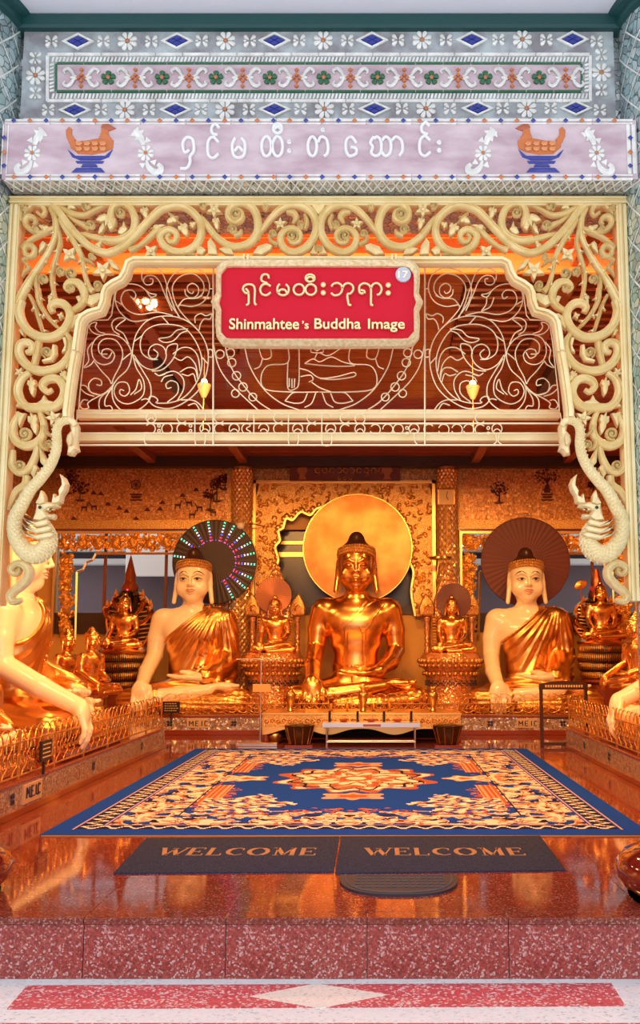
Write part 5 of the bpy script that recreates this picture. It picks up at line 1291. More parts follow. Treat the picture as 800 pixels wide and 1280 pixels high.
def letters(par, s, x0, z0, hgt, place, name='letter'):
    shp = {'M': [[(0, 0), (0, 1)], [(0, 1), (.4, .4), (.8, 1)], [(.8, 1), (.8, 0)]], 'E': [[(.6, 0), (0, 0), (0, 1), (.6, 1)], [(0, .5), (.5, .5)]], 'I': [[(.2, 0), (.2, 1)]], 'C': [[(.6, .12), (.45, 0), (.1, 0), (0, .3), (0, .7), (.1, 1), (.45, 1), (.6, .88)]], '.': [[(0, 0), (.06, 0)]]}
    u = 0
    for ch in s:
        b = MB()
        for st in shp[ch]:
            for a_, c_ in zip(st[:-1], st[1:]): b.tube([place(x0+(u+a_[0])*hgt, z0+a_[1]*hgt), place(x0+(u+c_[0])*hgt, z0+c_[1]*hgt)], hgt*.1, 4)
        put(name, b, INK, par); u += {'M': 1.1, 'E': .9, 'I': .55, 'C': .9, '.': .25}[ch]
def meic(par, place3, w0, z0, hgt):
    letters(par, 'M.E.I.C', w0, z0, hgt, place3)
PL_ = mat('pale_plaque', (.55, .35, .20), .4)
for px in (247, 659):
    X = at(px, 908, BYP).x; put('plaque', MB().box(X-.15, X+.15, BYP-.006, BYP+.01, .10, .23, .003), PL_, pbk, label='small plaque with four letters'); meic(pbk, lambda a, z: Vector((a, BYP-.008, z)), X-.115, .13, .065)
for px in (212, 292, 704, 613): side_flower(pbk, at(px, 908, BYP).x, BYP+.006, .16, 'y')
put('plaque', MB().box(LX-.01, LX+.006, 7.55, 7.95, .07, .21, .003), PL_, plf); meic(plf, lambda a, z: Vector((LX+.008, a, z)), 7.60, .11, .075)
# ------------------------------------------------------------------ wire fences on the plinth edges
FW = mat('gilt_fence_wire', (.80, .45, .14), .3, .9)
hoop = MB().tube(cat([(0, 0, 0), (0, 0, .06), (.02, 0, .115), (.075, 0, .155), (.12, 0, .165), (.165, 0, .155), (.22, 0, .115), (.24, 0, .06), (.24, 0, 0)], 2), .0055, 5).mesh('hoop', FW, 60)
scrl = MB()
for s_ in (-1, 1):
    scrl.tube([(s_*(.05+.05*(1-t)*math.cos(t*8)), 0, .12+.06*(1-t)*math.sin(t*8)) for t in np.linspace(0, 1, 14)], .0045, 4); scrl.tube(cat([(0, 0, .0), (s_*.03, 0, .04), (s_*.09, 0, .07), (s_*.10, 0, .14), (s_*.03, 0, .19), (0, 0, .25)], 2), .0045, 4)
scrl = scrl.mesh('scroll', FW, 60)
def side_fence(x, side):
    y0, y1 = 5.9, 12.45
    t = thing('wire_fence', 'gilt wire fence with looped top on the %s side plinth' % side, 'fence', (x, (y0+y1)/2, SZ), 'wire fences')
    for z in (.03, .27): put('rail', MB().tube([(x, y0, SZ+z), (x, y1, SZ+z)], .008, 6), FW, t)
    y = y0
    while y < y1+.01: put('post', MB().box(x-.008, x+.008, y-.012, y+.012, SZ, SZ+.36, .002), FW, t); y += .818
    y = y0+.02
    while y < y1-.24:
        inst('hoop', hoop, (x+rng.uniform(-.004, .004), y, SZ+.21), t, rot=(0, 0, PI/2)); y += .15
    y = y0+.1
    while y < y1-.1:
        inst('scroll', scrl, (x, y, SZ+.03), t, rot=(0, 0, PI/2)); y += .2
side_fence(LX-.04, 'left'); side_fence(RX+.04, 'right')
rg = MB().tube([(.13*math.cos(a), 0, .13*math.sin(a)) for a in np.linspace(0, 2*PI, 21)[:-1]], .0045, 4, closed=True)
rg.tube([(.075*math.cos(a), 0, .075*math.sin(a)) for a in np.linspace(0, 2*PI, 15)[:-1]], .004, 4, closed=True)
for k in range(6): rg.tube([(.075*math.cos(k*PI/3), 0, .075*math.sin(k*PI/3)), (.13*math.cos(k*PI/3), 0, .13*math.sin(k*PI/3))], .0035, 4)
rg = rg.mesh('wire_ring', FW, 60)
def rear_fence(p0, p1, where):
    x0, x1 = at(p0, 890, BYP).x, at(p1, 890, BYP).x
    t = thing('ring_fence', 'low gilt wire fence of overlapping rings in front of the %s' % where, 'fence', ((x0+x1)/2, BYP+.05, PZ), 'ring fences')
    for z in (.01, .16): put('rail', MB().tube([(x0, BYP+.05, PZ+z), (x1, BYP+.05, PZ+z)], .006, 6), FW, t)
    x = x0+.1
    while x < x1-.02: inst('wire_ring', rg, (x, BYP+.05+rng.uniform(-.005, .005), PZ+.17), t); x += .17
    x = x0+.05
    while x < x1: inst('scroll', scrl, (x, BYP+.05, PZ), t, sc=(1, 1, .8)); x += .12
rear_fence(204, 328, 'cream-faced image on the left'); rear_fence(577, 735, 'cream-faced image on the right'); rear_fence(330, 575, 'central gold image')
# ------------------------------------------------------------------ the large images
SYC = 15.42
cen = statue('seated_buddha', 'largest all-gold seated Buddha in the centre under the golden halo disc', 'gold', (at(445, 885, SYC).x, SYC, PZ+.04), .0122)
lft = statue('seated_buddha', 'cream-faced seated Buddha in gilded robe with the black lit disc behind its head', 'cream', (at(238, 885, SYC).x, SYC, PZ+.015), .0112)
rgt = statue('seated_buddha', 'cream-faced seated Buddha in gilded robe before the plain dark red disc', 'cream', (at(661, 885, SYC).x, SYC, PZ+.015), .0112)
pro = statue('seated_buddha', 'cream-skinned seated Buddha in profile at the left edge behind the dragon', 'cream', (-3.42, 9.62, SZ+.10), .0098, rz=PI/2)
rsd = statue('seated_buddha', 'cream-skinned seated Buddha at the right edge reaching its hand over the fence', 'cream', (3.16, 9.7, SZ+.10), .0098, rz=-PI/2)
for st_, nm in ((pro, 'left'), (rsd, 'right')):
    x_, y_ = st_.location.x, st_.location.y; b = MB().box(x_-.78, x_+.78, y_-.95, y_+.95, SZ, SZ+.10, .02)
    o = put('image_base', b, REDP); tag(o, 'dark red low base under the cream-skinned Buddha at the %s edge' % nm, 'base')
sm1 = statue('small_buddha', 'small cream-handed Buddha in dark gilt robe at the far left edge', 'cream', (-3.02, 7.75, SZ+.20), .0036, rz=PI/2-.3)
o = put('stepped_pedestal', MB().box(-3.42, -2.72, 7.35, 8.15, SZ, SZ+.10, .02).box(-3.36, -2.78, 7.42, 8.08, SZ+.10, SZ+.20, .02), REDG); tag(o, 'small stepped base under the small Buddha at far left edge', 'base')
for px, nm, xx in ((88, 'left', 0), (119, 'right', 0)):
    p = at(px-3, 872, 12.0+(.3 if px < 100 else 0))
    Z0 = SZ+.42; q = at(px-6, 868, p.y)
    stt = statue('attendant_image', 'small gold kneeling attendant, %s one of the pair left of the hooded throne' % nm, 'small', (q.x, q.y, q.z), .0036, rz=PI/2-.45, group='gold attendant images')
    o = put('attendant_stand', MB().lathe([(.20, 0), (.20, .05), (.15, .09), (.15, q.z-SZ-.06), (.20, q.z-SZ-.03), (.20, q.z-SZ)], (q.x, q.y, SZ), 16), REDG, smooth=40); tag(o, 'round red and gold stand under the %s kneeling attendant' % nm, 'stand', 'attendant stands')
q = at(797, 862, 12.0); stt = statue('attendant_image', 'small gold attendant at the right edge beside the hooded throne', 'small', (q.x, 12.0, q.z), .0042, rz=-PI/2+.4)
o = put('attendant_stand', MB().lathe([(.20, 0), (.20, .05), (.15, .09), (.15, q.z-SZ-.06), (.20, q.z-SZ-.03), (.20, q.z-SZ)], (q.x, 12.0, SZ), 16), REDG, smooth=40); tag(o, 'round red and gold stand under the attendant at the right edge', 'stand')
# ------------------------------------------------------------------ halo discs
def disc_bm(r, n=72, d=.012, dish=.0, ribs=0):
    b = MB(); rings = [0.001, .25, .5, .75, .95, 1.0]; vs = []; fs = []
    for side in (0, 1):
        for q in rings:
            for j in range(n):
                a = 2*PI*j/n; w_ = (.003 if (ribs and j % 2) else 0)*q
                vs.append((r*q*math.cos(a), (dish*(q*q)+w_ if side == 0 else d+dish*q*q), r*q*math.sin(a)))
    m = len(rings)
    for side in (0, 1):
        for i in range(m-1):
            for j in range(n):
                f = (side*m*n+i*n+j, side*m*n+i*n+(j+1) % n, side*m*n+(i+1)*n+(j+1) % n, side*m*n+(i+1)*n+j)
                fs.append(f if side else f[::-1])
    for j in range(n): fs.append(((m-1)*n+j, (m-1)*n+(j+1) % n, (2*m-1)*n+(j+1) % n, (2*m-1)*n+j))
    return b.add(vs, fs)
def brushed(m, nt, p):
    n = N(nt, 'ShaderNodeTexNoise', Scale=2.2, Detail=6); nt.links.new(coords(nt), n.inputs['Vector'])
    bump(nt, p, n.outputs[0], .12, .05); nt.links.new(ramp(nt, n.outputs[0], [(.35, (.20, .075, .022)), (.65, (.34, .15, .05))]), p.inputs['Base Color'])
DY = 15.93
def disc_thing(name, label, px, py, r_px, Y, m, ribs=0, grp=None, edge=None):
    p = at(px, py, Y); r = abs(at(px+r_px, py, Y).x-p.x)
    t = thing(name, label, 'halo', p, grp); loc_z = p.z
    b = disc_bm(r, 96 if ribs else 72, ribs=ribs); o = bpy.data.objects.new('disc', b.mesh('disc', m, 30 if not ribs else False)); link(o, t)
    e = MB().tube([(r*math.cos(a), .006, r*math.sin(a)) for a in np.linspace(0, 2*PI, 65)[:-1]], .012 if r > .3 else .006, 6, closed=True); o = bpy.data.objects.new('rim', e.mesh('rim', edge or m, 60)); link(o, t)
    rod = MB().tube([(0, .03, 0), (0, .03, -max(r+.05, loc_z-PZ if r > .3 else r+.12))], .012, 6); o = bpy.data.objects.new('support_rod', rod.mesh('support_rod', BRASS, 60)); link(o, t)
    return t, r
disc_thing('halo_disc', 'big polished golden halo disc behind the central gold image', 447, 685, 68, DY, mat('polished_gold_disc', (.3, .14, .05), .3, 1.0, build=brushed), edge=SGOLD)
tl, rl = disc_thing('halo_disc', 'black halo disc with red blue and green light dots behind left image', 268, 702, 52, DY, mat('black_disc', (.03, .008, .008), .45), ribs=1)
disc_thing('halo_disc', 'large plain dark red ribbed halo disc behind right image', 657, 702, 55, DY, mat('maroon_disc', (.13, .018, .014), .5), ribs=1)
LEDM = {c: mat('led_'+c, col, emit=col, estr=2.6) for c, col in (('red', (1, .05, .12)), ('blue', (.12, .12, 1)), ('green', (.1, 1, .6)), ('white', (.85, .9, 1)))}
leds = {k: MB() for k in LEDM}
for a in np.radians([-62, -40, -24, -4, 12, 28, 44, 62, 76, 100, 122, 146, 172]):
    for q in np.arange(.50, .98, .075):
        for off in (-.03, .03):
            cc = 'red' if q < .58 else ('blue' if q < .68 else ('white' if q < .85 else 'green'))
            aa = a+off*.45/q; L = .022
            leds[cc].tube([(rl*q*math.cos(aa), -.008, rl*q*math.sin(aa)), (rl*q*math.cos(aa)+L*math.cos(a), -.008, rl*q*math.sin(aa)+L*math.sin(a))], .0040, 4)
for k in range(44):
    a = 2*PI*k/44-1.2
    if a < 2.6: leds['blue'].ell((rl*.52*math.cos(a), -.01, rl*.52*math.sin(a)), (.006, .005, .006), 5, 3)
for k, b in leds.items(): o = bpy.data.objects.new('led_strip', b.mesh('led_strip', LEDM[k])); link(o, tl); o['label'] = k+' light dots'; o['kind'] = 'stuff'
# ------------------------------------------------------------------ pedestal thrones with small images
def throne(px, side, py_disc, r_px, m_disc, dlab):
    Y = 15.54; X = at(px, 800, Y).x; zt_ = at(px, 816, Y).z
    ped = thing('round_pedestal', 'round red-gold mirrored pedestal just %s of the central image' % side, 'pedestal', (X, Y, PZ), 'round pedestals'); H = zt_-PZ
    prof = [(.44, 0), (.46, .03), (.46, .10), (.40, .13), (.38, .18), (.36, H*.40), (.38, H*.55), (.40, H*.62), (.37, H*.66), (.44, H*.74), (.47, H*.80), (.48, H*.86), (.46, H*.93), (.43, H-.02), (.42, H)]
    put('drum', MB().lathe(prof, (X, Y, PZ), 36), REDG, ped, 40)
    b = MB()
    for z, r, n, q in ((H*.86, .485, 34, .04), (H*.64, .41, 30, .035), (H*.78, .465, 34, .03)):
        for k in range(n):
            a = 2*PI*k/n
            if math.sin(a) < .3: b.ell((X+r*math.cos(a), Y+r*math.sin(a), PZ+z), (q*.9, q*.9, q), 6, 4)
    put('lotus_petals', b, CARVE, ped, 60, kind='stuff')
    b = MB()
    for k in range(14):
        a = PI+PI*k/13
        for u_, v_ in ((0, .03), (.03, 0), (0, -.03), (-.03, 0)): b.ell((X+.385*math.cos(a+u_/.38), Y+.385*math.sin(a+u_/.38), PZ+H*.48+v_), (.014, .014, .014), 5, 4)
    put('diamond_inlay', b, INK, ped, kind='stuff')
    th = thing('flame_throne', 'gilded openwork throne back with flame finials behind the small image %s of centre' % side, 'throne', (X, Y+.2, zt_), 'throne backs')
    for s_ in (-1, 1):
        px_ = X+s_*.35
        put('post', MB().lathe([(.05, 0), (.05, .04), (.035, .07), (.045, .12), (.035, .17), (.045, .22), (.035, .27), (.045, .32), (.035, .37), (.045, .42), (.035, .47), (.05, .52), (.05, .55)], (px_, Y+.2, zt_), 12), REDG, th, 40)
        fl_ = [(px_-.11, Y+.15, zt_+.57), (px_+.11, Y+.15, zt_+.57), (px_+.13, Y+.15, zt_+.68), (px_+.09, Y+.15, zt_+.80), (px_+s_*.02, Y+.15, zt_+.93), (px_-.09, Y+.15, zt_+.80), (px_-.13, Y+.15, zt_+.68)]
        put('flame_finial', MB().plate(fl_, .05, .4, ridge=.03), CARVE, th)
        b = MB(); b.tube([(px_+.07*(1-t)*math.cos(6*t+.5), Y+.11, zt_+.68+.07*(1-t)*math.sin(6*t+.5)) for t in np.linspace(0, .95, 14)], .014, 5); put('finial_curl', b, SGOLD, th, 60)
        b = MB()
        for k in range(12):
            c = (X+s_*.24, Y+.17, zt_+.05+k*.045); b.tube([(c[0]+.04*math.cos(a), c[1], c[2]+.03*math.sin(a)) for a in np.linspace(0, 5, 7)], .008, 4)
        put('openwork', b, FRAMEG, th, kind='stuff')
    sp = [(X-.26, Y+.22, zt_+.5), (X+.26, Y+.22, zt_+.5), (X+.24, Y+.22, zt_+.82), (X+.15, Y+.22, zt_+1.08), (X+.07, Y+.22, zt_+1.28), (X, Y+.22, zt_+1.42), (X-.07, Y+.22, zt_+1.28), (X-.15, Y+.22, zt_+1.08), (X-.24, Y+.22, zt_+.82)]
    put('spire_panel', MB().plate(sp, .05, .3, ridge=.02), REDG, th)
    b = MB()
    for r_ in range(8):
        for k in range(5-r_//2):
            cx_ = X+(k-(4-r_//2)/2)*.085; cz_ = zt_+.72+r_*.085
            b.plate([(cx_-.035, Y+.17, cz_), (cx_, Y+.17, cz_-.04), (cx_+.035, Y+.17, cz_), (cx_, Y+.17, cz_+.05)], .03, .3, ridge=.015)
    put('spire_scales', b, SCALEM, th, kind='stuff')
    statue('small_buddha', 'small all-gold seated Buddha on the round pedestal %s of the central image' % side, 'small', (X+.02, Y-.06, zt_), .0040)
    disc_thing('small_halo', dlab, px+(0 if side == 'left' else 4), py_disc, r_px, Y+.06, m_disc, ribs=1)
throne(342, 'left', 744, 22, mat('copper_disc', (.35, .12, .05), .35, .5), 'small copper-brown ribbed halo behind the small Buddha left of centre')
throne(563, 'right', 751, 21.5, mat('brown_disc', (.13, .03, .02), .4), 'small dark brown ribbed halo behind the small Buddha right of centre')
# tiny parasol stand behind the right throne
q = at(551, 698, 15.6); t = thing('small_parasol', 'tiny tiered gilt parasol on a thin rod left of the right-hand small throne', 'parasol', (q.x, q.y, q.z-.55))
put('rod', MB().tube([(q.x-.12, q.y, q.z-.55), (q.x-.02, q.y, q.z)], .008, 6), BRASS, t); put('canopy', MB().lathe([(.02, .05), (.10, .04), (.17, .02), (.18, -.01), (.16, -.02), (.02, -.01)][::-1], (q.x, q.y, q.z), 16), BRASS, t, 40)
# ------------------------------------------------------------------ hooded (serpent) thrones
def naga(px, pytop, pyseat, pybot, side, tilt=0.0, Y=15.45, w=29):
    X = at(px, 800, Y).x; zs, zb_ = at(px, pyseat, Y).z, at(px, pybot, Y).z; k_ = Y/1250
    st = put('throne_stand', MB().lathe([(.34, 0), (.34, .06), (.24, .1), (.24, zb_-PZ-.08), (.33, zb_-PZ-.04), (.33, zb_-PZ)], (X, Y, PZ), 20), REDP, smooth=40); tag(st, 'dark red round stand under the %s hooded serpent throne' % side, 'stand', 'serpent throne stands')
    t = thing('serpent_throne', 'bronze coiled serpent throne with many-headed hood on the %s' % side, 'throne', (X, Y, zb_), 'serpent thrones')
    H = zs-zb_; n = 4
    for i in range(n):
        z = zb_+H*(i+.5)/n; r = w*k_*[.86, .96, 1.0, .92][i]-.05
        put('coil', MB().tube([(X+r*math.cos(a), Y+r*math.sin(a), z+.012*math.sin(a+i)) for a in np.linspace(0, 2*PI, 37)[:-1]], H/n*.56, 10, closed=True), BRONZE, t, 60)
        b = MB()
        for k in range(40):
            a = PI+PI*k/39; c = (X+r*math.cos(a), Y+r*math.sin(a), z); R_ = H/n*.58
            b.tube([(c[0]+R_*math.cos(e)*math.cos(a), c[1]+R_*math.cos(e)*math.sin(a), c[2]+R_*math.sin(e)) for e in np.linspace(-1.1, 1.1, 5)], .006, 4)
        put('coil_scales', b, BRASS, t, kind='stuff')
    put('core', MB().lathe([(w*k_*.7, .01), (w*k_*.7, H)], (X, Y, zb_), 20), BRONZE, t)
    put('lotus_seat', MB().lathe([(.30, 0), (.36, .03), (.37, .07), (.32, .11), (.30, .12)], (X, Y, zs-.02), 24, wob=lambda a, z: 1+.04*math.cos(12*a)), SGOLD, t, 50)
    zt_ = at(px, pytop, Y+.3).z; YB = Y+.26
    b = MB()                                                     # hood: ribbed oval back
    hw, hz0, hz1 = w*k_*1.0, zs, zs+(zt_-zs)*.62
    oval = [(X+hw*math.sin(a)*(1-.12*math.cos(a)), YB+.10, (hz0+hz1)/2-(hz1-hz0)/2*math.cos(a)) for a in np.linspace(0, 2*PI, 33)[:-1]]
    put('hood_back', MB().plate(oval, .04, .2), BRONZE, t); put('hood_rim', MB().tube([(x, YB+.06, z) for x, y, z in oval], .028, 6, closed=True), SGOLD, t, 60)
    b = MB()
    for i in range(13):
        z = hz0+(hz1-hz0)*(i+1)/14.5; hh = hw*math.sqrt(max(.05, 1-((z-(hz0+hz1)/2)/((hz1-hz0)/2))**2))*.95
        for s_ in (-1, 1): b.tube([(X+s_*hh*q, YB+.05-.03*math.sin(q*3), z-.05*(1-q)) for q in (.45, .7, 1.0)], [.008, .013, .01], 5)
    put('hood_ribs', b, FRAMEG, t, 60, kind='stuff')
    for i, u in enumerate((-1.0, -.62, -.3, 0, .3, .62, 1.0)):
        hx, hz = X+u*hw*.95, hz1-.05-.26*u*u+.03
        b = MB(); b.tube(cat([(hx*.4+X*.6, YB+.05, hz-.25), (hx, YB+.0, hz-.10), (hx, YB-.06, hz), (hx+.02*u, YB-.17, hz-.01)], 3), [.03, .045, .055, .02], 8); b.plate([(hx-.04, YB-.03, hz+.03), (hx+.04, YB-.03, hz+.03), (hx+.02, YB-.03, hz+.11), (hx, YB-.03, hz+.17), (hx-.02, YB-.03, hz+.11)], .02, .3)
        b.ell((hx-.025, YB-.12, hz+.03), (.012, .012, .012), 6, 4); b.ell((hx+.025, YB-.12, hz+.03), (.012, .012, .012), 6, 4)
        put('serpent_head', b, SGOLD if abs(u) > .5 else BRONZE, t, 50)
    zc = hz1+.0
    b = MB(); b.lathe([(.11, 0), (.13, .06), (.09, .14), (.075, .20), (.085, .24), (.06, .34), (.035, .45), (.001, zt_-zc)], (X, YB, zc), 14, wob=lambda a, z: 1+.1*math.cos(5*a)); put('flame_spire', b, mat('red_bronze', (.40, .10, .03), .3, .8), t, 50)
    if side == 'left': b = MB(); b.ell((X, YB-.16, hz1+.02), (.014, .01, .014), 8, 5); put('red_lamp', b, LEDM['red'], t)
    else:
        b = MB(); b.ell((X, YB-.16, hz1-.0), (.018, .012, .018), 8, 5); put('red_lamp', b, LEDM['red'], t)
        b = MB(); b.plate([(X-.16, YB-.18, hz1+.16), (X+.06, YB-.18, hz1+.20), (X+.09, YB-.18, hz1+.10), (X-.08, YB-.18, hz1+.06)], .02, .1); put('red_crown_plate', b, mat('red_enamel', (.5, .04, .03), .3), t)
    statue('small_buddha', 'small all-gold seated Buddha within the serpent hood on the %s' % side, 'small', (X, Y-.02, zs+.09), .0038 if side == 'left' else .0040)
    return t
naga(155, 693, 817, 861, 'left'); naga(752, 712, 806, 849, 'right')
q = at(726, 731, 15.2); t = thing('gilt_fan', 'small oval gilt fan on a rod beside the right-hand serpent throne', 'fan', (q.x, q.y, q.z-.5))
put('blade', MB().plate([(q.x+.10*math.cos(a), q.y, q.z+.07*math.sin(a)+.03*math.cos(a)) for a in np.linspace(0, 2*PI, 17)[:-1]], .02, .3, ridge=.01), SGOLD, t); put('rod', MB().tube([(q.x, q.y, q.z-.5), (q.x, q.y, q.z)], .008, 5), BRASS, t)
# ------------------------------------------------------------------ altar table and what stands on it
TY0, TY1 = 13.0, 13.85; tx0, tx1 = at(327, 900, TY0).x, at(577, 900, TY0).x; TZ = at(450, 891, TY0).z
t = thing('altar_table', 'low wide gilt altar table with scalloped carved apron before the central image', 'table', ((tx0+tx1)/2, (TY0+TY1)/2, 0))
put('table_top', MB().box(tx0, tx1, TY0, TY1, TZ-.03, TZ, .006), FRAMEG, t)
za = at(450, 909, TY0).z
put('front_board', MB().box(tx0+.01, tx1-.01, TY0+.01, TY0+.04, za, TZ-.03), CARVE, t)
b = MB(); n = 60
for i in range(n):
    x0_ = tx0+.01+(tx1-tx0-.02)*i/n; x1_ = tx0+.01+(tx1-tx0-.02)*(i+1)/n; u0, u1 = i/n, (i+1)/n
    g = lambda u: -.055*abs(math.sin(u*PI*3))**.5*(1 if abs((u*3) % 1-.5) < .42 else .6)-.02 if False else -(.02+.075*(abs(math.cos(u*PI*3))**3))
    b.add([(x0_, TY0+.012, za), (x1_, TY0+.012, za), (x1_, TY0+.012, za+g(u1)), (x0_, TY0+.012, za+g(u0)), (x0_, TY0+.03, za), (x1_, TY0+.03, za), (x1_, TY0+.03, za+g(u1)), (x0_, TY0+.03, za+g(u0))], [(0, 3, 2, 1), (4, 5, 6, 7), (3, 7, 6, 2)])
put('scalloped_apron', b, FRAMEG, t)
b = MB()
for i in range(34):
    c = (tx0+.06+(tx1-tx0-.12)*i/33, TY0+.0, (za+TZ-.03)/2); sgn = 1 if i % 2 else -1
    b.tube([(c[0]+.03*(1-.7*q)*math.cos(q*6*sgn), c[1], c[2]+sgn*.0+.03*(1-.7*q)*math.sin(q*6*sgn)) for q in np.linspace(0, 1, 9)], .006, 4)
put('carved_scrolls', b, SGOLD, t, kind='stuff')
for x_ in (tx0+.05, tx1-.05):
    for y_ in (TY0+.07, TY1-.07): put('leg', MB().lathe([(.035, 0), (.045, .03), (.03, .07), (.04, .16), (.03, .24), (.045, TZ-.03)], (x_, y_, 0), 12), REDP, t, 40)
put('under_table_dark', MB().box(tx0+.1, tx1-.1, TY1-.1, TY1-.08, .01, TZ-.04), mat('under_table_navy', (.012, .012, .03), .8), t)  # dark sheet stands in for the darkness under the table
vp = [(.035, 0), (.045, .01), (.04, .03), (.028, .06), (.05, .12), (.07, .19), (.072, .22), (.05, .245), (.032, .26), (.032, .28), (.055, .31), (.05, .315), (.03, .30)]
for px, wh in ((363, 'left end of'), (454, 'middle of'), (541, 'right end of')):
    X = at(px, 885, 13.3).x; v = thing('brass_vase', 'tall slender brass vase standing at the %s the altar table' % wh, 'vase', (X, 13.3, TZ), 'altar vases')
    put('vase_body', MB().lathe(vp, (X, 13.3, TZ), 18), BRASS, v, 50); put('neck_ring', MB().tube([(X+.04*math.cos(a), 13.3+.04*math.sin(a), TZ+.262) for a in np.linspace(0, 2*PI, 13)[:-1]], .006, 5, closed=True), BRASS, v, 60)
for i, px in enumerate((414, 434, 467, 487)):
    X = at(px, 885, 13.35).x; o = put('offering_cup', MB().lathe([(.022, 0), (.03, .005), (.008, .02), (.008, .04), (.03, .06), (.034, .10), (.030, .10), (.026, .065), (.002, .06)], (X, 13.35, TZ), 14), BRASS, smooth=50)
    tag(o, 'small dark brass offering cup, %s in the row on the altar table' % ('leftmost', 'second from left', 'third from left', 'rightmost')[i], 'cup', 'offering cups')
for i, px in enumerate((412, 447, 480, 514)):
    X = at(px, 900, 12.85).x; t2 = put('incense_holder', MB().lathe([(.016, 0), (.016, .13), (.018, .14), (.012, .14), (.012, .02)], (X, 12.84, at(450, 903, 12.84).z), 10), DARK, smooth=40)
    tag(t2, 'dark upright candle tube, %s on the steel stand' % ('leftmost', 'second from left', 'third from left', 'rightmost')[i], 'candle holder', 'candle tubes')
for i, px in enumerate((430, 464, 497)):
    X = at(px, 900, 12.84).x; zz = at(450, 902, 12.84).z; t2 = put('oil_dish', MB().lathe([(.025, 0), (.05, .012), (.062, .03), (.058, .03), (.045, .016), (.002, .01)], (X, 12.84, zz), 16), mat('red_glaze', (.45, .07, .03), .3), smooth=50)
    tag(t2, 'small red shallow oil dish, %s on the steel stand' % ('left one', 'middle one', 'right one')[i], 'dish', 'oil dishes')
# steel stand
S0, S1 = at(403, 905, 12.7).x, at(525, 905, 12.7).x; zS = at(450, 903, 12.7).z
t = thing('steel_stand', 'low brushed-steel offering stand in front of the altar table', 'stand', ((S0+S1)/2, 12.8, 0))
put('tray', MB().box(S0, S1, 12.68, 12.95, zS-.065, zS-.0, .004), STEEL, t); put('handle_plate', MB().box((S0+S1)/2-.1, (S0+S1)/2+.12, 12.672, 12.69, zS-.05, zS-.02, .003), mat('rust_label', (.35, .10, .04), .4, .3), t)
a0_, a1_ = at(408, 920, 12.7).x, at(519, 920, 12.7).x
for x_ in (a0_, a1_):
    for y_ in (12.72, 12.92): put('leg', MB().tube([(x_, y_, 0), (x_, y_, zS-.06)], .009, 8), STEEL, t, 60)
for y_ in (12.72, 12.92): put('stretcher', MB().tube([(a0_, y_, .05), (a1_, y_, .05)], .009, 8), STEEL, t, 60)
for x_ in (a0_, a1_): put('stretcher', MB().tube([(x_, 12.72, .05), (x_, 12.92, .05)], .009, 8), STEEL, t, 60)
# pots under the table ends
def ribbed(a, z): return 1+.05*abs(math.cos(5*a))
for px, sd_ in ((374, 'left'), (560, 'right')):
    X = at(px, 930, 12.72).x; t = thing('flower_pot', 'dark ribbed bronze pot on a board at the %s end of the altar' % sd_, 'pot', (X, 12.75, 0), 'ribbed altar pots')
    put('board', MB().box(X-.17, X+.17, 12.6, 12.9, 0, .02, .003), REDP, t); put('pot_body', MB().lathe([(.10, .02), (.12, .04), (.15, .14), (.17, .23), (.18, .25), (.17, .26), (.14, .25), (.12, .1), (.002, .06)], (X, 12.75, 0), 40, wob=ribbed), BRONZE, t, 60)
    b = MB()
    for k in range(10):
        a = 2*PI*k/10; b.tube([(X+r_*math.cos(a), 12.75+r_*math.sin(a), z_) for r_, z_ in ((.127, .03), (.158, .14), (.182, .235))], .008, 5)
    put('rib', b, BRASS, t, 60)
X = at(343, 925, 13.1).x; o = put('brass_pot', MB().lathe([(.05, 0), (.09, .03), (.11, .08), (.10, .13), (.06, .16), (.055, .18), (.075, .20), (.06, .20), (.05, .17), (.002, .15)], (X, 13.15, 0), 20), BRASS, smooth=60); tag(o, 'round brass water pot under the left end of the altar table', 'pot')
# sign post left of altar
X = at(325, 930, 12.75).x; t = thing('crossbar_post', 'thin steel post with a crossbar and small plate left of the altar', 'stand', (X, 12.75, 0))
put('foot_plate', MB().box(X-.26, X+.22, 12.66, 12.84, 0, .035, .004), STEEL, t); put('post', MB().tube([(X, 12.75, .03), (X, 12.75, at(325, 824, 12.75).z)], .010, 8), STEEL, t, 60)
zz = at(325, 824, 12.75).z; put('crossbar', MB().tube([(at(296, 824, 12.75).x, 12.75, zz), (at(357, 824, 12.75).x, 12.75, zz)], .008, 8), STEEL, t, 60)
zz = at(325, 860, 12.75).z; put('small_plate', MB().box(X-.1, X+.12, 12.73, 12.745, zz-.05, zz+.05, .003), mat('yellow_card', (.62, .38, .12), .5), t)
# donation plaques
def plaque(px, py, Y, ang, lab):
    p = at(px, py, Y); t = thing('donation_plaque', lab, 'plaque', (p.x, p.y, p.z-.08), rz=ang)
    def loc(n_, b, m): o = bpy.data.objects.new(n_, b.mesh(n_, m)); link(o, t); return o
    loc('board', MB().box(-.12, .12, -.01, .01, 0, .16, .004), DARK); b = MB()
    for r_ in range(4):
        x = -.09
        while x < .08:
            w_ = rng.uniform(.01, .03); b.box(x, x+w_, -.013, -.009, .125-r_*.032, .135-r_*.032); x += w_+.012
    loc('script_lines', b, mat('gold_ink', (.7, .45, .2), .4))['kind'] = 'stuff'
    loc('bracket', MB().box(-.01, .01, .0, .02, -.10, .02), DARK)
plaque(214, 884, 14.27, 0, 'small black inscribed plaque below the left cream-faced image'); plaque(57, 938, 7.95, PI/2, 'black inscribed plaque hung on the left wire fence')
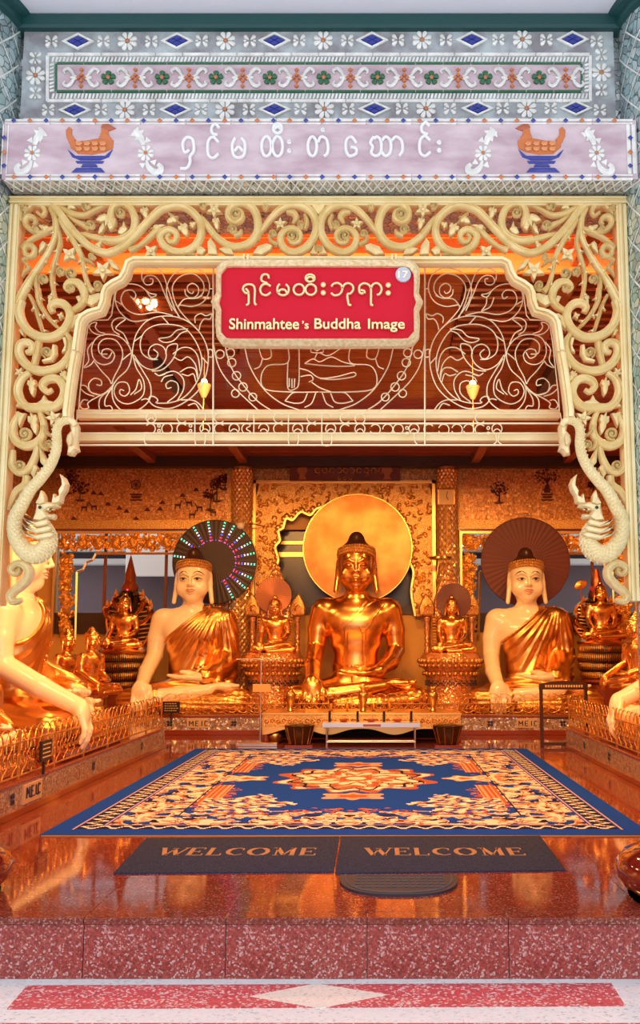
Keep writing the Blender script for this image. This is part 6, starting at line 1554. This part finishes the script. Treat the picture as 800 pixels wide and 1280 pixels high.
# dark easel at right
Y = 12.6; xa, xb = at(677, 900, Y).x, at(733, 900, Y).x; t = thing('dark_easel', 'dark wooden stand with arched inscribed headboard in front of the right image', 'stand', ((xa+xb)/2, Y, 0))
for x_ in (xa, xb): put('upright', MB().box(x_-.02, x_+.02, Y-.02, Y+.02, 0, at(677, 860, Y).z, .004), mat('dark_brown_wood', (.05, .015, .01), .35), t)
hb = [at(x, y, Y-.02) for x, y in ((674, 862), (674, 855), (690, 852), (705, 851), (720, 852), (735, 855), (735, 862))]
put('headboard', MB().plate(hb, .04, .1), MATS['dark_brown_wood'], t); put('lower_rail', MB().box(xa, xb, Y-.015, Y+.015, .02, .06, .004).box(xa, xb, Y-.015, Y+.015, .34, .37, .004), MATS['dark_brown_wood'], t)
b = MB()
for x_ in np.arange(681, 729, 3.2): b.box(at(x_, 857, Y).x, at(x_+2, 857, Y).x, Y-.026, Y-.02, at(x_, 859, Y).z, at(x_, 856, Y).z)
put('script_lines', b, MATS['gold_ink'], t, kind='stuff')
# wall clock, wall lamp
q = at(558, 621, 15.98); t = thing('wall_clock', 'square gold wall clock hung on the right-hand mirror pillar', 'clock', (q.x, q.y, q.z-.14))
put('case', MB().box(q.x-.14, q.x+.14, q.y, q.y+.05, q.z-.14, q.z+.14, .02), mat('clock_gold', (.75, .45, .14), .35, .5), t); put('dial', MB().box(q.x-.115, q.x+.115, q.y-.006, q.y+.002, q.z-.115, q.z+.115, .004), mat('clock_dial', (.85, .58, .25), .4), t)
put('hour_hand', MB().tube([(q.x, q.y-.01, q.z), (q.x+.03, q.y-.01, q.z-.05)], .006, 4), DARK, t); put('minute_hand', MB().tube([(q.x, q.y-.012, q.z), (q.x+.02, q.y-.012, q.z+.09)], .004, 4), DARK, t)
q = at(301, 657, 15.9); t = thing('wall_lamp', 'round white wall lamp on an arm beside the left pillar', 'lamp', (q.x, q.y, q.z-.07))
b = MB(); b.ell(q, (.065, .065, .06), 14, 10); put('globe', b, mat('white_glass', (.9, .8, .65), .3), t, 60); put('arm', MB().tube([(q.x+.05, q.y, q.z+.02), (q.x+.2, q.y+.05, q.z+.03), (q.x+.32, q.y+.3, q.z+.03)], .01, 6), BRASS, t, 60)
# hanging lamps
def lantern(px, py, Y, lab, big=False):
    q = at(px, py, Y); t = thing('hanging_lamp', lab, 'lamp', (q.x, q.y, q.z))
    k = 1.0 if big else .55
    put('rod', MB().tube([(q.x, q.y, CEIL-.02), (q.x, q.y, q.z+.1) if big else (q.x, q.y, q.z-.42)], .007 if big else .006, 6), BRASS, t)
    put('canopy', MB().lathe([(.01, .17), (.03, .16), (.055, .11), (.06, .06), (.10, .02), (.13, 0), (.12, -.01), (.01, .0)][::-1] if big else [(.02, -.10), (.05, -.04), (.07, .03), (.06, .04), (.01, .02)], tuple(q), 16), mat('pale_glass_shade', (.95, .72, .40), .3), t, 50)
    for a in np.linspace(0, 2*PI, 6)[:-1] if big else (0,):
        c = (q.x+.085*math.cos(a)*(1 if big else 0), q.y+.085*math.sin(a)*(1 if big else 0), q.z-.04 if big else q.z+.06)
        b = MB(); b.ell(c, (.032, .032, .035), 10, 6); put('bulb', b, mat('warm_bulb', (1, .8, .5), .3, emit=(1, .62, .28), estr=14), t, 60)
lantern(181, 374, 8.6, 'gilt pendant lamp with a cluster of lit bulbs in the upper left of the screen', True)
lantern(255, 485, 9.6, 'slim lit torchere lamp seen through the left half of the wire screen'); lantern(591, 487, 9.6, 'slim lit torchere lamp seen through the right half of the wire screen')
for px, py in ((255, 485), (591, 487)): pass
# ------------------------------------------------------------------ carpet and mats
cf0, cf1 = at(62, 1048, 6.75), at(824, 1043, 6.75); CY0, CY1 = gy(1045), gy(937)
cxl, cxr = -2.18, 1.78
t = thing('carpet', 'large blue carpet with cream scroll border and oval medallion in the hall', 'carpet', ((cxl+cxr)/2, (CY0+CY1)/2, 0))
nx, nyy = 300, 430
u = (np.arange(nx)+.5)/nx; v = (np.arange(nyy)+.5)/nyy
U, V = np.meshgrid(u, v); Wm, Lm = cxr-cxl, CY1-CY0
xm = np.minimum(U, 1-U)*Wm; ym = np.minimum(V, 1-V)*Lm; dm_ = np.minimum(xm, ym)
BLUE = np.array([.005, .055, .48]); NAVY = np.array([.01, .012, .05]); CRM = np.array([.82, .72, .70]); RUST = np.array([.38, .10, .05]); PEA = np.array([.55, .33, .26])
col = np.empty((nyy, nx, 3)); col[:] = BLUE
X_, Y_ = xm, ym                                                  # mirrored coordinates: quarter symmetry
def fbm(x, y, seed, f0=1.0):
    r = np.random.default_rng(seed); o_ = np.zeros_like(x)
    for i in range(7):
        a, ph, f = r.uniform(0, 2*PI), r.uniform(0, 2*PI), f0*(1.0+.35*i); o_ += np.sin((x*math.cos(a)+y*math.sin(a))*f+ph+1.7*np.sin((x*math.sin(a)-y*math.cos(a))*f*.8+ph*2))
    return o_/2.6
sc = fbm(X_, Y_*.9, 3, 11); sc2 = fbm(X_, Y_*.9, 8, 16)
def paint(mask, c): col[mask] = c
along = np.where(xm < ym, ym, xm)
border = (dm_ > .17) & (dm_ < .31); paint(border, NAVY)
paint(border & (np.abs(((dm_-.24)/.045)-np.sin(along*42)) < .42), CRM); paint((dm_ > .15) & (dm_ < .162), PEA); paint((dm_ > .318) & (dm_ < .332), PEA)
b2 = (dm_ >= .34) & (dm_ < .74); paint(b2, CRM*.9); paint(b2 & (np.abs(sc) < .20), RUST); paint(b2 & (sc > .55), BLUE); paint(b2 & (np.abs(sc-.55) < .1), NAVY); paint(b2 & (sc2 < -.8), PEA); paint(b2 & (sc2 > .9), NAVY); paint((dm_ > .735) & (dm_ < .75), NAVY)
side_b = (xm < .92) & (xm > .76) & (ym > 1.2) & (np.abs(ym-Lm/2) > .45); paint(side_b, PEA); paint(side_b & (np.abs(((xm-.76)/.04) % 1-.5) < .22), RUST)
edge_s = dm_-.76-.17*np.abs(np.sin(along*2.6))-.07*sc2; inn = (dm_ >= .75) & (edge_s < .05) & ~side_b
paint(inn, CRM*.85); paint(inn & (np.abs(sc2-.2) < .3), RUST); paint(inn & (sc > .2), BLUE); paint(inn & (np.abs(edge_s-.03) < .03), RUST); paint(inn & (np.abs(sc-.2) < .09), NAVY)
cu_, cv_ = (xm-1.12), (ym-1.25); rc = np.hypot(cu_/.34, cv_/.42); tc = np.arctan2(cv_, cu_); sc3 = fbm(X_, Y_, 21, 22)
cm = (rc < 1+.22*np.cos(5*tc)+.1*sc3) & (dm_ > .8); paint(cm, PEA); paint(cm & (sc3 > .2), CRM); paint(cm & (sc3 < -.5), BLUE); paint(cm & (np.abs(sc3+.45) < .14), NAVY); paint(cm & (np.abs(sc3-.15) < .12), RUST)
ex, ey = (U-.5)*Wm, (V-.5)*Lm; th_ = np.arctan2(ey/1.0, ex/.72); rr = np.hypot(ex/.70, ey/.86)
pet = rr*(1+.10*np.cos(12*th_)+.05*np.cos(6*th_)); mg = pet < 1.0; paint(mg, PEA); k1 = np.sin(rr*15+1.6*np.cos(8*th_))*np.cos(6*th_+rr*5)
paint(mg & (k1 > .2), CRM); paint(mg & (k1 < -.45), RUST); paint(mg & (np.abs(k1+.15) < .09), NAVY); paint(mg & (pet > .94), RUST); paint(mg & (np.abs(pet-.8) < .03), NAVY); paint(rr < .22, RUST); paint(rr < .13, CRM)
for sx in (-1, 1):
    for dxx, q in ((1.0, .17), (1.22, .10)):
        e2 = np.hypot((ex-sx*dxx)/q, ey/q)*(1+.2*np.cos(5*np.arctan2(ey, ex-sx*dxx))); paint(e2 < 1, PEA); paint((e2 < .75) & (e2 > .5), CRM); paint(e2 < .3, RUST)
    e2 = np.hypot(ex/.26, (ey-sx*1.12)/.17)*(1+.2*np.cos(6*np.arctan2(ey-sx*1.12, ex))); paint(e2 < 1, PEA); paint(e2 < .5, RUST)
H_ = .014
gx = np.linspace(cxl, cxr, nx+1); gyv = np.linspace(CY0, CY1, nyy+1); GX, GY = np.meshgrid(gx, gyv)
vs = np.stack([GX.ravel(), GY.ravel(), np.full(GX.size, H_)], 1)
i_ = np.arange(nyy)[:, None]*(nx+1)+np.arange(nx)[None, :]; quads = np.stack([i_, i_+1, i_+nx+2, i_+nx+1], 2).reshape(-1, 4)
me = bpy.data.meshes.new('pile'); me.vertices.add(len(vs)); me.vertices.foreach_set('co', (vs-np.array([(cxl+cxr)/2, (CY0+CY1)/2, 0])).astype(np.float32).ravel())
me.loops.add(quads.size); me.loops.foreach_set('vertex_index', quads.astype(np.int32).ravel()); me.polygons.add(len(quads)); me.polygons.foreach_set('loop_start', np.arange(0, quads.size, 4, dtype=np.int32)); me.update(calc_edges=True)
ca = me.color_attributes.new('weave', 'FLOAT_COLOR', 'CORNER'); cc_ = np.concatenate([col.reshape(-1, 3), np.ones((nx*nyy, 1))], 1); ca.data.foreach_set('color', np.repeat(cc_, 4, axis=0).astype(np.float32).ravel())
def carp(m, nt, p):
    a = nt.nodes.new('ShaderNodeVertexColor'); a.layer_name = 'weave'; n = N(nt, 'ShaderNodeTexNoise', Scale=260, Detail=2); nt.links.new(coords(nt), n.inputs['Vector'])
    nt.links.new(a.outputs[0], p.inputs['Base Color']); bump(nt, p, n.outputs[0], .35, .004)
me.materials.append(mat('woven_pile', (.02, .08, .3), .95, spec=.1, build=carp)); o = bpy.data.objects.new('pile', me); link(o, t)
put('bound_edge', MB().box(cxl-.01, cxr+.01, CY0-.01, CY1+.01, 0, H_-.001, .003), mat('blue_binding', (.01, .06, .26), .9), t)
put('front_gold_edge', MB().box(cxl+.0, cxr, CY0-.022, CY0-.008, 0, .006), mat('ochre_binding', (.45, .25, .08), .8), t)
MATM = mat('charcoal_mat', (.05, .055, .10), .95, spec=.0, build=noise_mat((.024, .030, .062), (.055, .066, .125), 160, 2, .3))
TAN = mat('tan_lettering', (.34, .19, .10), .9)
def wmat(pix, lab):
    P = [at(x, y, gy(y)) for x, y in pix]; t = thing('welcome_mat', lab, 'mat', (sum(p.x for p in P)/4, sum(p.y for p in P)/4, 0), 'welcome mats')
    n = 4; b = MB(); b.add([(p.x, p.y, 0) for p in P]+[(p.x, p.y, .008) for p in P], [(3, 2, 1, 0), (4, 5, 6, 7)]+[(i, (i+1) % 4, 4+(i+1) % 4, 4+i) for i in range(4)]); put('mat_body', b, MATM, t)
    return t
m1_ = wmat([(142, 1093), (417, 1091), (424, 1047), (183, 1049)], 'charcoal doormat reading WELCOME, left one of the two at the carpet edge')
m2_ = wmat([(419, 1093), (707, 1089), (675, 1046), (426, 1047)], 'charcoal doormat reading WELCOME, right one of the two at the carpet edge')
SHP = {'W': ([[(0, 1), (.3, 0)], [(.55, .8), (.82, 0)]], [[(.3, 0), (.55, .8)], [(.82, 0), (1.1, 1)]], [(0, 1), (1.1, 1), (.55, .95)]),
       'E': ([[(.18, 0), (.18, 1)]], [[(.18, 1), (.72, 1)], [(.18, .5), (.55, .5)], [(.18, 0), (.76, 0)], [(.72, 1), (.72, .82)], [(.76, 0), (.76, .2)], [(.55, .6), (.55, .4)]], [(.18, 1), (.18, 0)]),
       'L': ([[(.18, 0), (.18, 1)]], [[(.18, 0), (.7, 0)], [(.7, 0), (.7, .22)]], [(.18, 1), (.18, 0)]),
       'C': ([[(.32, .92), (.14, .75), (.08, .5), (.14, .25), (.32, .08)]], [[(.32, .92), (.52, 1), (.75, .9), (.75, .7)], [(.32, .08), (.52, 0), (.78, .15)]], []),
       'O': ([[(.3, .95), (.12, .75), (.06, .5), (.12, .25), (.3, .05)], [(.68, .95), (.86, .75), (.92, .5), (.86, .25), (.68, .05)]], [[(.3, .95), (.49, 1), (.68, .95)], [(.3, .05), (.49, 0), (.68, .05)]], []),
       'M': ([[(.2, 1), (.55, .05)], [(.95, 1), (.95, 0)]], [[(.2, 1), (.2, 0)], [(.55, .05), (.95, 1)]], [(.12, 1), (.95, 1), (.2, 0), (.95, 0)])}
def serif_word(par, pxs, py0, py1):
    y0_, y1_ = gy(py0), gy(py1); Lh = y1_-y0_; xa_, xb_ = at(pxs[0], py0, y0_).x, at(pxs[1], py0, y0_).x; wd = (xb_-xa_)/7.0
    def seg(b, a_, c_, w_):
        A_ = np.array([a_[0]*wd*.95, a_[1]*Lh]); B2 = np.array([c_[0]*wd*.95, c_[1]*Lh]); d = B2-A_; d /= np.linalg.norm(d)+1e-9; n_ = np.array([-d[1], d[0]])*w_/2; q = [A_+n_, A_-n_, B2-n_, B2+n_]
        b.add([(x, y, .0082) for x, y in q]+[(x, y, .0105) for x, y in q], [(0, 1, 5, 4), (1, 2, 6, 5), (2, 3, 7, 6), (3, 0, 4, 7), (4, 5, 6, 7)])
    adv = 0
    for k, ch in enumerate('WELCOME'):
        b = MB(); thick, thin, ser = SHP[ch]
        for st in thick:
            for a_, c_ in zip(st[:-1], st[1:]): seg(b, a_, c_, wd*.20)
        for st in thin:
            for a_, c_ in zip(st[:-1], st[1:]): seg(b, a_, c_, wd*.07)
        for sx_, sy_ in ser: seg(b, (sx_-.13, sy_), (sx_+.13, sy_), wd*.05)
        b.v = [(x+xa_+adv*wd, y+y0_, z) for x, y, z in b.v]; put('letter', b, TAN, par); adv += {'W': 1.16, 'E': .86, 'L': .86, 'C': .96, 'O': 1.08, 'M': 1.18}[ch]
serif_word(m1_, (197, 398), 1071, 1062); serif_word(m2_, (458, 662), 1071, 1062)
# half-round rubber mat
cx_, cy_ = at(498, 1096, gy(1096)).x, gy(1096); rx = at(571, 1096, gy(1096)).x-cx_; ry_ = cy_-gy(1121)
t = thing('half_round_mat', 'black half-round ribbed rubber mat below the right welcome mat', 'mat', (cx_, cy_, 0))
b = MB(); P = [(cx_+rx*math.copysign(abs(math.cos(a))**.75, math.cos(a)), cy_+.0-ry_*abs(math.sin(a))**.75) for a in np.linspace(0, PI, 33)]; n = len(P)
b.add([(x, y, 0) for x, y in P]+[(x, y, .012) for x, y in P], [tuple(range(n)), tuple(range(2*n-1, n-1, -1))]+[(i, n+i, n+(i+1) % n, (i+1) % n) for i in range(n)]); put('rubber_body', b, mat('black_rubber', (.02, .022, .04), .6), t)
b = MB()
for q in (.9,): b.tube([(cx_+(x-cx_)*q, cy_-.01+(y-cy_)*q, .013) for x, y in P], .006, 5)
for k in range(5): 
    yy = cy_-.02-k*ry_*.15
    x_ = -.72
    while x_ < .72: b.box(cx_+x_*rx, cx_+(x_+.07)*rx, yy-.016, yy, .011, .017); x_ += .10
put('raised_tread', b, mat('grey_rubber', (.06, .065, .10), .6), t, kind='stuff')
